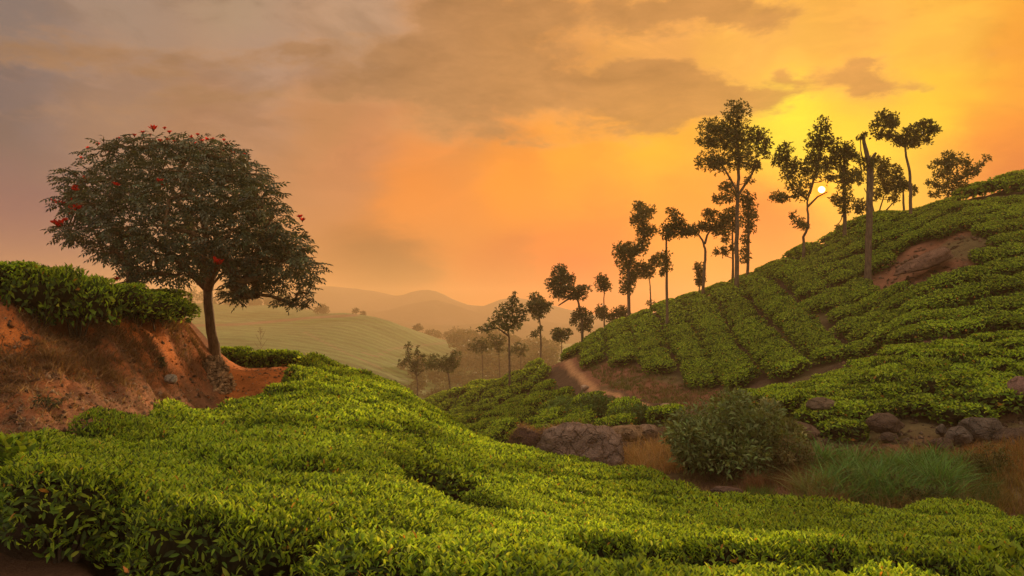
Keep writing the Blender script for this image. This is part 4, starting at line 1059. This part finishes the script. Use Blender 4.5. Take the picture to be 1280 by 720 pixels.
# branches grown outwards from the fork; thickness from the load carried
NODE = [(P[-4], -1), (P[-2], 0), (P[-1], 1)]
tgt = sorted(cl_, key=lambda c: (c[0] - P[-1]).length)
mains = []
for ax_, dy in (((150, 300), 0), ((170, 255), -1.2), ((215, 235), .9), ((250, 225), -.4), ((300, 245), 1.1), ((335, 290), -.3), ((290, 285), -1.6), ((190, 290), 1.6), ((235, 270), 2.0), ((345, 330), .6), ((130, 290), -.6)):
    a0 = 2; prev = P[-1] if ax_[1] < 280 else P[-3]
    if ax_[1] >= 280: a0 = 0
    tip = q(ax_[0], ax_[1], dy)
    for k in range(1, 6):
        t = k / 5; pnt = prev.lerp(tip, t) + Vector((0, 0, .35 * math.sin(t * math.pi) * (1 if abs(ax_[0] - 258) > 50 else .2))) + Vector((rnd.uniform(-.06, .06), rnd.uniform(-.06, .06), rnd.uniform(-.04, .04)))
        NODE.append((pnt, a0)); a0 = len(NODE) - 1
tips = []
for c, rx, rz in tgt:
    subs = [c] + [c + Vector((rnd.uniform(-.8, .8) * rx, rnd.uniform(-.8, .8) * rx, rnd.uniform(-.5, .6) * rz)) for _ in range(4)]
    for s_ in subs:
        j = min(range(3, len(NODE)), key=lambda k: (NODE[k][0] - s_).length)
        p0 = NODE[j][0]; L = (s_ - p0).length
        if L > .7:
            mid = p0.lerp(s_, .5) + Vector((rnd.uniform(-.07, .07), rnd.uniform(-.07, .07), .06 * L)); NODE.append((mid, j)); j = len(NODE) - 1
        NODE.append((s_, j)); tips.append(len(NODE) - 1)
load = np.zeros(len(NODE))
for t in tips:
    k = t
    while k >= 0: load[k] += 1; k = NODE[k][1]
lb = Buf()
for k in range(1, len(NODE)):
    p, j = NODE[k]
    if j < 0: continue
    r1 = min(.105, .010 * load[k] ** .5); r0 = min(.115, max(r1, .010 * load[j] ** .5 * .8)) if load[j] < 4 * load[k] else r1 * 1.2
    V, Q = tube([NODE[j][0], p], [r0, r1], 5 if load[k] < 10 else 8); lb.add(V, Q, (.2, .2, .2))
obj('branches', lb.mesh('branches', [M_BARK2]), root)
fb = Buf()
for c, rx, rz in cl_:
    ns_ = int(20 + 265 * rx * rz); ns_ = min(ns_, 140)
    qd = rand_dirs(ns_) * (rng.random((ns_, 1)) ** .38) * np.array([rx, rx, rz]) * 1.08
    tc_ = np.array(c) + qd
    a = rng.random(ns_) * 6.28; rach = unit(np.stack([np.cos(a), np.sin(a), rng.uniform(-.35, .35, ns_)], 1) + qd / (np.linalg.norm(qd, axis=1)[:, None] + 1e-6) * .7)
    LR = .15 + .10 * rng.random(ns_)
    sidev = unit(np.cross(rach, np.array([0, 0, 1.0]) + .5 * rand_dirs(ns_))); nrm = np.cross(sidev, rach)
    base_c = np.array([.082, .094, .062]) * (.6 + .8 * rng.random((ns_, 1))) * (1 + .06 * rng.normal(size=(ns_, 3)))
    for t, sgn in ((.2, 1), (.2, -1), (.5, 1), (.5, -1), (.8, 1), (.8, -1), (1.0, 0)):
        Pp = tc_ + rach * (LR * t)[:, None] - nrm * (LR * .3 * t * t)[:, None]
        axl = unit(rach * (.55 if sgn else 1) + sidev * sgn * .95 - nrm * .25)
        l = LR * .52; V, Fc, nv = leaves(Pp, axl, nrm, l, l * .46, True, .15, .25); fb.add(V, Fc, np.repeat(np.clip(base_c, .004, 1), nv, 0))
f_ = obj('foliage', fb.mesh('foliage', [M_BIG]), root); f_['kind'] = 'stuff'
print('tulip leaves', len(f_.data.polygons))
# flowers: upright clusters of cupped petals
sp = Buf()
for (px, py, h_) in ((128, 176, 12), (132, 178, 9), (309, 196, 14), (230, 168, 8), (163, 170, 8), (176, 165, 7), (222, 170, 7), (341, 222, 6), (95, 212, 6), (252, 174, 8), (268, 176, 7), (300, 192, 6)):
    a0_ = q(px, py + 14, -.4); a1_ = q(px + rnd.uniform(-4, 4), py + 14 - h_ - 8, -.5); V, Q = tube([a0_, a0_.lerp(a1_, .5) + Vector((.03, 0, 0)), a1_], [.016, .011, .006], 4); sp.add(V, Q, (.1, .08, .05))
    for k in range(7):
        V, Fc, nv = leaves(np.array([a0_.lerp(a1_, .55 + .07 * k)]), rand_dirs(1) * np.array([1, 1, .4]) + np.array([0, 0, .3]), np.array([[0, 0, 1.0]]), .13, .04); sp.add(V, Fc, (.07, .08, .045), 1)
obj('top_twigs', sp.mesh('top_twigs', [M_BARK2, M_BIG]), root)['kind'] = 'stuff'
FC = [(110, 192), (122, 187), (102, 205), (148, 180), (136, 196), (168, 176), (178, 172), (192, 168), (188, 176), (206, 167), (212, 172), (200, 183), (218, 184), (209, 181), (240, 178), (247, 175), (252, 183), (258, 181), (266, 181), (244, 186), (280, 182), (284, 187), (276, 195), (288, 196), (293, 199), (305, 200),
      (94, 235), (108, 224), (93, 238), (66, 252), (73, 254), (78, 255), (90, 251), (90, 265), (97, 262), (86, 268), (77, 280), (72, 283), (82, 276), (68, 279), (375, 272), (378, 276), (270, 328), (274, 331), (146, 350), (200, 228), (204, 232), (145, 232)]
petal = {}
for k in range(3):
    b = Buf()
    for j in range(9):
        a = j * 2.4; up = .5 + .9 * rnd.random(); dv = np.array([[math.cos(a), math.sin(a), up]]); V, Fc, nv = leaves(np.array([[.03 * math.cos(a), .03 * math.sin(a), 0]]), dv, np.array([[0, 0, 1.0]]), .13, .075, False, .35, -.1)
        b.add(V, Fc, np.array([.55, .022, .012]) * rnd.uniform(.55, 1.1))
    for j in range(4):
        V, Q = tube([(0, 0, -.05), (0.02 * j - .03, .01, .03)], [.012, .02], 5); b.add(V, Q, (.12, .05, .02))
    petal[k] = b.mesh('flower', [M_FLOWER])
for px, py in FC:
    e = min(.96, ((px - cxp) / 180) ** 2 + ((py - cyp) / 125) ** 2)
    dy = -3.1 * math.sqrt(1 - e) * (1.08 if py > 210 else rnd.uniform(-.7, .2))
    big = 1.35 if (px, py) in ((90, 265), (97, 262), (270, 328), (274, 331), (77, 280), (72, 283), (192, 168)) else rnd.uniform(.75, 1.05) if py > 200 else rnd.uniform(.6, .9)
    o = obj('flower', petal[rnd.randrange(3)], root, q(px, py - (6 if py < 210 else 0), dy)); o.rotation_euler = (rnd.uniform(-.4, .4), rnd.uniform(-.4, .4), rnd.random() * 6); o.scale = (big * .78,) * 3
for px, py in ((128, 182), (309, 202), (200, 172), (160, 178)):
    pass


# ------------------------------------------------------------------ rocks
def boulder(label, px, py, D, w, h, d, seed, col, sub=4, rough=.22, tilt=0, cuts=5, name='boulder', sink=.2):
    import bmesh
    bm = bmesh.new(); bmesh.ops.create_icosphere(bm, subdivisions=sub, radius=1.0)
    rr = random.Random(seed); pl = []
    for k in range(cuts):
        v = Vector((rr.gauss(0, 1), rr.gauss(0, 1), rr.gauss(0, .8))).normalized(); pl.append((v, rr.uniform(.62, .86)))
    off = Vector((seed * 3.1, seed * 1.7, seed))
    for v in bm.verts:
        c = v.co.copy()
        for n_, t in pl:
            dd = c.dot(n_) - t
            if dd > 0: c -= n_ * dd * .97
        c *= 1 + rough * (mnoise.fractal(c * 1.6 + off, .7, 2.1, 6) * .6) - .05 * abs(mnoise.noise(c * 4.5 + off))
        v.co = Vector((c.x * w / 2, c.y * d / 2, c.z * h / 2))
    me = bpy.data.meshes.new(name); bm.to_mesh(me); bm.free()
    n = len(me.vertices); a = me.color_attributes.new('tint', 'FLOAT_COLOR', 'POINT')
    co = np.empty(n * 3); me.vertices.foreach_get('co', co); co = co.reshape(-1, 3)
    cc = np.ones((n, 4), np.float32); cc[:, :3] = np.array(col) * (.75 + .5 * vnoise(co[:, 0] + 9, co[:, 2] + co[:, 1] + 9, 2.2, 4, seed))[:, None]
    a.data.foreach_set('color', cc.ravel()); me.materials.append(M_ROCK)
    me.polygons.foreach_set('use_smooth', np.ones(len(me.polygons), bool))
    p = at(px, py, D); g = float(gz([p.x], [D])[0])
    o = obj(name, me, None, (p.x, D, p.z)); o.rotation_euler = (0, tilt, seed)
    o.rotation_euler = (0, tilt, 0)
    return tag(o, label, 'rock')


RG = (.155, .12, .10); RB = (.13, .085, .065); RT = (.36, .23, .14)
boulder('large grey boulder with a rounded back at the near field edge', 728, 566, 18.8, 2.15, 1.45, 1.6, 3, (.30, .205, .17), tilt=.16, sub=5, cuts=9)
boulder('brown rock at the left end of the dead grass beside the big boulder', 664, 556, 19.4, 1.0, 1.0, 1.1, 8, (.13, .07, .06))
boulder('long low rock shoulder between the two dark boulders', 695, 568, 19.4, 1.7, 1.3, 1.3, 12, (.15, .085, .06))
boulder('pale pink flat boulder catching the light in the gully', 783, 541, 24.0, 1.15, .52, .9, 5, RT)
boulder('small pale rock right behind the flat pink boulder', 809, 541, 24.5, .8, .5, .7, 6, (.30, .2, .14))
boulder('pale edged rock below the flat pink boulder', 765, 549, 22.6, .5, .35, .5, 9, (.34, .2, .12))
boulder('pink rounded rock at the right edge above the terrace', 1275, 484, 21.6, .62, .62, .6, 14, (.34, .2, .17))
boulder('smooth brown boulder under the terrace bushes', 1108, 529, 21.0, 1.0, .55, .8, 15, RB)
boulder('squat brown boulder low at the foot of the rock line', 1110, 548, 20.6, .5, .34, .5, 17, RB)
boulder('broken grey rock face with cracks in the middle of the rock line', 1226, 538, 20.4, 1.15, .8, .8, 18, RG, cuts=9)
boulder('grey block leaning on the left of the cracked rock face', 1199, 545, 20.1, .62, .5, .6, 19, RG, cuts=8)
boulder('dull brown boulder at the right edge of the rock line', 1268, 549, 19.9, .95, .65, .8, 21, RB)
boulder('rusty low rock in front of the cracked grey face', 1178, 556, 19.6, .6, .34, .5, 23, RB)
boulder('small grey stone between terrace bushes and rock line', 1176, 538, 20.6, .26, .34, .3, 25, RG, cuts=8)
boulder('mossy stone at the left end of the terrace', 1026, 505, 22.6, .8, .4, .6, 27, (.2, .14, .10))
boulder('brown stone half buried below the left end of the terrace', 1000, 540, 20.0, .9, .5, .6, 29, (.17, .11, .08))
boulder('dark flat stone at the end of the red patch by the near field', 908, 614, 12.9, .50, .18, .4, 31, (.14, .085, .07))
boulder('white stone lying on the red bank', 213, 474, 15.0, .27, .19, .2, 33, (.52, .44, .36), sub=3)
boulder('small pale stone right of the foot path', 731, 485, 38.0, .45, .3, .4, 35, (.55, .36, .26), sub=3, sink=.1)
boulder('tiny pale stone where the foot path meets the gully', 832, 509, 29.5, .5, .3, .4, 36, (.45, .3, .2), sub=3)
boulder('long flat rock slab in the bare slip on the hillside', 1160, 326, 37.4, 3.4, .75, 1.6, 37, (.22, .125, .09), tilt=-.42)

# heap of broken stones and dead leaves at the foot of the big tree
b = Buf()
for k in range(900):
    px = 263 + rnd.gauss(0, 12); px = min(290, max(236, px))
    topy = np.interp(px, [236, 250, 262, 275, 285, 291], [475, 456, 447, 449, 460, 482]); py = rnd.uniform(topy, 491)
    Dq = 18.1 - (py - topy) / 40 * .5 + rnd.uniform(-.05, .12); p = at(px, py, Dq)
    s = rnd.uniform(.03, .085); A = np.array(rand_dirs(3)); ex = A[0] * s; ey = unit(np.cross(A[0], A[1])[None])[0] * s * rnd.uniform(.4, .9); ez = np.cross(ex, ey) / (s * s) * s * rnd.uniform(.15, .5)
    c = np.array(p); V = [c + a_ * ex + b_ * ey + c_ * ez for a_ in (-1, 1) for b_ in (-1, 1) for c_ in (-1, 1)]
    Fq = [(0, 1, 3, 2), (4, 6, 7, 5), (0, 4, 5, 1), (2, 3, 7, 6), (0, 2, 6, 4), (1, 5, 7, 3)]
    b.add(V, Fq, np.array([.55, .35, .20]) * rnd.uniform(.35, 1.3))
cen = at(263, 478, 18.45)
tag(obj('rubble_heap', b.mesh('rubble_heap', [M_ROCK])), 'heap of broken brown stones and dead leaves at the foot of the big tree', 'heap')
boulder('mossy block at the left of the rubble heap', 245, 472, 18.0, .32, .3, .3, 41, (.17, .12, .09), sub=3)


def clods(n, xf, lo, hi, cols):
    x, y = xf(n); n = len(x); z = gz(x, y); s_ = (lo + (hi - lo) * rng.random(n) ** 2.2)[:, None]
    O6 = np.array([(1, 0, 0), (-1, 0, 0), (0, 1, 0), (0, -1, 0), (0, 0, .8), (0, 0, -.8)]); F8 = np.array([(0, 2, 4), (2, 1, 4), (1, 3, 4), (3, 0, 4), (2, 0, 5), (1, 2, 5), (3, 1, 5), (0, 3, 5)])
    a = rng.random(n) * 6.28; V = []
    for o in O6:
        j = o * (1 + .5 * rng.normal(size=(n, 3))) * s_; V.append(np.stack([j[:, 0] * np.cos(a) - j[:, 1] * np.sin(a) + x, j[:, 0] * np.sin(a) + j[:, 1] * np.cos(a) + y, j[:, 2] + z], 1))
    V = np.stack(V, 1).reshape(-1, 3); Fc = (np.arange(n)[:, None, None] * 6 + F8[None]).reshape(-1, 3)
    c = np.array(cols)[rng.integers(0, len(cols), n)] * (.6 + .7 * rng.random((n, 1))); return V, Fc, np.repeat(c, 6, 0)


# ------------------------------------------------------------------ grasses, litter, wild plants
def blades(n, xf, hgt, wid, col, bend=.35, var=.4, spread=1.0, segs=2):
    """n blades rooted where xf gives x, y; each a curved strip of `segs` quads"""
    x, y = xf(n); n = len(x); z = gz(x, y) - .02
    h = hgt * (.5 + .8 * rng.random(n)) * (.45 + 1.1 * vnoise(x, y, 1.9, 2, 51)); a = rng.random(n) * 6.28; dirn = np.stack([np.cos(a), np.sin(a), np.zeros(n)], 1)
    a2 = rng.random(n) * 6.28; sd = np.stack([np.cos(a2), np.sin(a2), np.zeros(n)], 1) * (wid * (.6 + .8 * rng.random(n)))[:, None]
    b0 = np.stack([x, y, z], 1); bd = bend * (.3 + rng.random(n)) * spread
    V = []
    for k in range(segs + 1):
        t = k / segs; c = b0 + np.array([0, 0, 1.0]) * (h * t * (1 - .35 * bd * t))[:, None] + dirn * (h * bd * t * t)[:, None]; w = (1 - t) ** .7
        V += [c - sd * .5 * w, c + sd * .5 * w]
    V = np.stack(V, 1).reshape(-1, 3); nv = 2 * (segs + 1); k0 = np.arange(n)[:, None] * nv
    Fc = np.concatenate([k0 + [2 * j, 2 * j + 1, 2 * j + 3, 2 * j + 2] for j in range(segs)])
    cc = np.array(col) * (1 - var + 2 * var * rng.random((n, 1))) * (1 + .06 * rng.normal(size=(n, 3)))
    return V, Fc, np.repeat(np.clip(cc, .004, 1), nv, 0)


def area(px0, px1, d0, d1, cond=None, tuft=0):
    def f(n):
        m_ = n if not tuft else max(1, n // tuft)
        px = rng.uniform(px0, px1, m_ * 3); D_ = np.exp(rng.uniform(math.log(d0), math.log(d1), m_ * 3)); x = (px - 640) / F * D_
        if cond is not None:
            k = cond(px, D_, x); px, D_, x = px[k], D_[k], x[k]
        x, D_ = x[:m_], D_[:m_]
        if tuft:
            x = np.repeat(x, tuft); D_ = np.repeat(D_, tuft); x = x + rng.normal(size=len(x)) * .05; D_ = D_ + rng.normal(size=len(x)) * .05
        return x, D_
    return f


bd_ = lambda px, D_: D_ - np.interp(px, DM_X, DM_Y)
g = Buf()
cond_bank = lambda px, D_, x: (bd_(px, D_) > .1) & (D_ < 19.5) & (D_ < np.interp(px, [-300, 0, 130, 230, 300], [12.4, 12.7, 14.7, 18.3, 18.8]))
g.add(*blades(9000, area(-280, 285, 7.8, 19, cond_bank, 9), .13, .010, (.27, .17, .10), 1.2))
g.add(*blades(9000, area(-280, 285, 7.8, 19, cond_bank), .10, .012, (.20, .12, .075), 1.8))
cb2 = lambda px, D_, x: cond_bank(px, D_, x) & (vnoise(x, D_, 1.0, 3, 14) > .56)
g.add(*blades(3500, area(-280, 285, 8.5, 19, cb2, 14), .18, .012, (.24, .13, .065), 1.4))
for (mx, my, mD, mr_) in MATS:
    mp_ = at(mx, my, mD)
    def fm(n, mp_=mp_, mD=mD, mr_=mr_):
        k = n // 10; a = rng.normal(size=(k, 2)) * mr_ * .5
        return np.repeat(mp_.x + a[:, 0], 10) + rng.normal(size=k * 10) * .04, np.repeat(mD + a[:, 1], 10) + rng.normal(size=k * 10) * .04
    g.add(*blades(650, fm, .18, .013, (.20, .115, .06), 1.8))
    g.add(*blades(500, fm, .24, .014, (.20, .11, .06), 1.7))
g.add(*blades(5000, area(-200, 285, 7.8, 19, cond_bank, 5), .17, .014, (.34, .23, .15), 2.2))
tag(obj('dry_grass', g.mesh('dry_grass', [M_GRASS])), 'dry straw and rusty dead grass over the red bank', 'grass', None, 'stuff')
g = Buf()
g.add(*clods(5000, area(-280, 292, 7.8, 19.5, cond_bank), .008, .05, [(.34, .12, .045), (.20, .11, .07), (.38, .26, .18), (.12, .07, .045)]))
g.add(*clods(900, area(275, 385, 15.5, 23.5), .008, .04, [(.5, .16, .05), (.25, .12, .06), (.4, .26, .16)]))
g.add(*clods(2500, area(1000, 1400, 17.5, 23), .01, .10, [(.16, .09, .06), (.2, .14, .10), (.10, .06, .04)]))
g.add(*clods(1500, area(1040, 1260, 30, 41), .02, .16, [(.26, .14, .09), (.2, .12, .08), (.14, .08, .05)]))
tag(obj('loose_stones', g.mesh('loose_stones', [M_ROCK])), 'loose clods and pebbles on the bare earth', 'stones', None, 'stuff')
g = Buf()
gl_ = lambda px, D_, x: (bd_(px, D_) > .15)
g.add(*blades(4600, area(762, 850, 17.6, 23, lambda px, D_, x: vnoise(x, D_, 1.3, 3, 41) > .43, 14), .42, .014, (.38, .23, .09), .9))
g.add(*blades(6500, area(645, 775, 17.3, 20.5, lambda px, D_, x: vnoise(x, D_, 1.6, 3, 43) > .40, 12), .34, .012, (.20, .11, .06), .9))
g.add(*blades(5000, area(930, 1050, 12.8, 17.5, lambda px, D_, x: (bd_(px, D_) > .15) & (vnoise(x, D_, 1.5, 3, 45) > .45), 12), .38, .012, (.20, .10, .05), .8))
g.add(*blades(11000, area(1130, 1420, 13.0, 19.5, gl_, 14), .36, .013, (.19, .135, .045), .6))
g.add(*blades(6000, area(1180, 1420, 15.0, 19.5, gl_, 14), .34, .013, (.28, .14, .05), .6))
g.add(*blades(5000, area(820, 1130, 12.5, 20.5, gl_, 12), .22, .012, (.17, .12, .05), .8))
g.add(*blades(4200, area(990, 1215, 13.2, 17.8, None, 9), .46, .012, (.24, .17, .075), .9))
tag(obj('dead_grass', g.mesh('dead_grass', [M_GRASS])), 'rust and straw coloured grass in the gully', 'grass', None, 'stuff')
g = Buf()
g.add(*blades(5200, area(1010, 1200, 13.8, 17.4, lambda px, D_, x: vnoise(x, D_, 1.6, 2, 33) > .46, 30), .64, .034, (.11, .225, .055), 1.0, segs=3))
g.add(*blades(4500, area(1000, 1215, 13.6, 17.8, lambda px, D_, x: vnoise(x, D_, 2.6, 2, 35) > .5, 16), .50, .022, (.18, .19, .065), 1.2, segs=3))
g.add(*blades(6000, area(1150, 1240, 13.3, 16.0, None, 20), .36, .014, (.085, .13, .035), .7))
g.add(*blades(9000, area(800, 960, 12.3, 15.0, lambda px, D_, x: bd_(px, D_) > .9, 12), .20, .014, (.12, .19, .035), .7))
tag(obj('green_grass', g.mesh('green_grass', [M_GRASS])), 'lush green grass clump in the gully', 'grass', None, 'stuff')
g = Buf()
strip = lambda px, D_, x: (seg_dist(x, D_, PATH_W) > .5) & (D_ > np.interp(px, [700, 740, 830, 900, 960], [52, 39, 33, 29.5, 28])) & (D_ < np.interp(px, [700, 740, 830, 900, 960], [60, 46, 38.4, 34.4, 31]))
g.add(*blades(14000, area(700, 960, 28, 60, strip, 8), .22, .03, (.13, .135, .04), .8))
g.add(*blades(6000, area(700, 960, 28, 60, strip, 8), .22, .03, (.22, .12, .07), .8))
g.add(*blades(7000, area(830, 1010, 20, 28, None, 8), .25, .025, (.11, .12, .035), .8))
tag(obj('rough_grass', g.mesh('rough_grass', [M_GRASS])), 'rough grass on the bare strip below the right hill rows', 'grass', None, 'stuff')


def drape(o, n, hgt, col, seed_):
    me = o.data; k = len(me.vertices); co = np.empty(k * 3); me.vertices.foreach_get('co', co); no = np.empty(k * 3); me.vertices.foreach_get('normal', no)
    co = co.reshape(-1, 3); no = no.reshape(-1, 3); ca, sa = math.cos(o.rotation_euler.y), math.sin(o.rotation_euler.y)
    R_ = np.array([[ca, 0, sa], [0, 1, 0], [-sa, 0, ca]]); co = co @ R_.T; no = no @ R_.T
    pick = rng.choice(np.where((no[:, 2] > -.1))[0], n); P_ = co[pick] + np.array(o.location); N_ = no[pick]
    l = hgt * (.4 + .8 * rng.random(n)); ax = N_ * .55 + rand_dirs(n) * .8 + np.array([0, 0, -.15])
    V, Fc, nv = leaves(P_ - N_ * .01, ax, rand_dirs(n), l, .012, False, .1, .5)
    return V, Fc, np.repeat(np.array(col) * (.5 + rng.random((n, 1))), nv, 0)


g = Buf()
for o in list(C.objects):
    lb_ = o.get('label', '')
    if lb_.startswith(('large grey boulder', 'brown rock at the left end', 'long low rock')): g.add(*drape(o, 1000 if 'large' in lb_ else 1300, .15, (.17, .10, .06), 1))
tag(obj('dead_creeper', g.mesh('dead_creeper', [M_GRASS])), 'brown dead creeper covering the big gully boulders', 'creeper', None, 'stuff')


def shrub(label, px, D, rw, hgt, leaf, n, tint, seed, name='wild_shrub', wide=.35, nclump=26, mat=None, dy=None):
    x = (px - 640) / F * D; z = float(gz([x], [D])[0]); root = bpy.data.objects.new(name, None); C.objects.link(root); root.location = (x, D, z)
    rr = random.Random(seed); fb = Buf(); sb = Buf()
    for k in range(nclump):
        a = rr.random() * 6.28; r_ = rw * rr.random() ** .6 * .85; hh = hgt * math.sqrt(max(.05, 1 - (r_ / rw) ** 2)) * rr.uniform(.22, .98)
        c = Vector((r_ * math.cos(a), r_ * math.sin(a) * .8, hh)); V, Q = tube([(c.x * .1, c.y * .1, -.05), (c.x * .5, c.y * .5, hh * .55), tuple(c)], [.02, .012, .006], 4); sb.add(V, Q, (.1, .08, .05))
        k2 = n // nclump; cr = rw * rr.uniform(.16, .36); qd = rand_dirs(k2) * (rng.random((k2, 1)) ** .45) * np.array([cr, cr, cr * .75])
        ax = rand_dirs(k2) * .8 + unit(qd) * .7 + np.array([0, 0, .3]); l = leaf * (.6 + .7 * rng.random(k2))
        Pp = np.array(c) + qd; Pp[:, 2] = np.maximum(Pp[:, 2], .03)
        V, Fc, nv = leaves(Pp, ax, rand_dirs(k2) * .7 + np.array([0, 0, 1]), l, l * wide, False)
        cc = np.array(tint) * (.55 + .9 * rng.random((k2, 1))) * rr.uniform(.75, 1.25) * (1 + .06 * rng.normal(size=(k2, 3))); fb.add(V, Fc, np.repeat(np.clip(cc, .004, 1), nv, 0))
    f_ = obj('foliage', fb.mesh('foliage', [mat or M_TREE]), root); f_['kind'] = 'stuff'
    obj('stems', sb.mesh('stems', [M_WOOD]), root)
    return tag(root, label, 'shrub')


WG = (.145, .19, .068)
shrub('biggest wild shrub, dark and leafy, in the middle of the gully', 908, 17.0, 1.5, 1.62, .135, 9000, WG, 1, nclump=64, wide=.4)
shrub('leafy shrub crowding the right side of the biggest wild shrub', 962, 18.2, .75, 1.35, .12, 3800, (.18, .19, .07), 2)
shrub('shrub crowding the left foot of the biggest wild shrub', 862, 17.8, .7, 1.15, .12, 3200, (.16, .18, .06), 3)
shrub('low scrubby shrub at the right foot of the biggest wild shrub', 985, 16.0, .5, .75, .09, 1800, (.13, .11, .045), 4)
shrub('bright green shrub on the spur just below the foot path', 712, 33.6, 1.5, .75, .16, 2400, (.10, .17, .035), 5)
shrub('rounded green shrub right of the bright shrub on the spur', 752, 31.6, 1.4, .75, .16, 2200, (.085, .14, .035), 6)
shrub('low green shrub beside the path end', 800, 28.6, 1.3, .6, .16, 1800, (.085, .14, .035), 7)
shrub('scraggly shrub with dry tips in the dead grass at the right', 1235, 16.0, .65, .62, .07, 1600, (.12, .11, .035), 8)
shrub('low dark weed clump at the foot of the green grass', 1150, 13.6, .45, .45, .07, 1200, (.07, .085, .03), 9)
shrub('wispy olive shrub at the right end of the gully', 1195, 15.4, .55, .55, .06, 1500, (.09, .11, .035), 10)
shrub('broad leaved weed poking out of the left part of the green grass', 1050, 14.6, .34, .5, .10, 500, (.14, .17, .055), 21, nclump=12)
shrub('dull weed clump in the middle of the green grass', 1118, 14.3, .38, .46, .09, 600, (.13, .15, .05), 22, nclump=12)
shrub('small dark weed growing on the lower bank', 60, 10.6, .17, .22, .05, 240, (.06, .07, .035), 11, nclump=8)
shrub('dark green sprig beside the white stone on the bank', 203, 15.2, .14, .18, .05, 160, (.06, .08, .035), 12, nclump=6)
# bare twiggy plant in the hollow at the lower left
tw_ = bpy.data.objects.new('twiggy_weed', None); C.objects.link(tw_); p = at(124, 700, 4.0); zt = float(gz([p.x], [4.0])[0]); tw_.location = (p.x, 4.0, zt)
b = Buf(); fb = Buf()
for k in range(6):
    a = rnd.uniform(-.35, .35); h = rnd.uniform(.3, .5); pts_ = [(0, 0, 0), (a * h * .5, rnd.uniform(-.03, .03), h * .5), (a * h * 1.2, rnd.uniform(-.05, .05), h)]
    V, Q = tube(pts_, [.004, .003, .0015], 4); b.add(V, Q, (.2, .12, .07))
    for j in range(4):
        t = rnd.uniform(.4, 1); V, Fc, nv = leaves(np.array([[a * h * 1.2 * t, 0, h * t]]), rand_dirs(1), np.array([[0, -1, .5]]), .05, .022); fb.add(V, Fc, (.28, .13, .06))
obj('stems', b.mesh('stems', [M_WOOD]), tw_); obj('dead_leaves', fb.mesh('dead_leaves', [M_GRASS]), tw_)
tag(tw_, 'dry twiggy weed with brown leaves in the dark hollow at lower left', 'weed')

# ------------------------------------------------------------------ haze: one closed box of even air
x0, x1, y0, y1, z0, z1 = -1900, 1900, -120, 1080, -43.5, 42
Vb = [(x, y, z) for x in (x0, x1) for y in (y0, y1) for z in (z0, z1)]
hm = mesh_np('haze', Vb, [(0, 1, 3, 2), (4, 6, 7, 5), (0, 4, 5, 1), (2, 3, 7, 6), (0, 2, 6, 4), (1, 5, 7, 3)])
mt, nt = new_mat('haze_air'); pv = nt.nodes.new('ShaderNodeVolumePrincipled'); pv.inputs['Color'].default_value = (.96, .665, .37, 1)
pv.inputs['Density'].default_value = .00105; pv.inputs['Anisotropy'].default_value = .12
oo = nt.nodes.new('ShaderNodeOutputMaterial'); nt.links.new(pv.outputs[0], oo.inputs['Volume']); hm.materials.append(mt)
tag(obj('haze', hm), 'warm evening haze filling the valley', None, None, 'stuff')
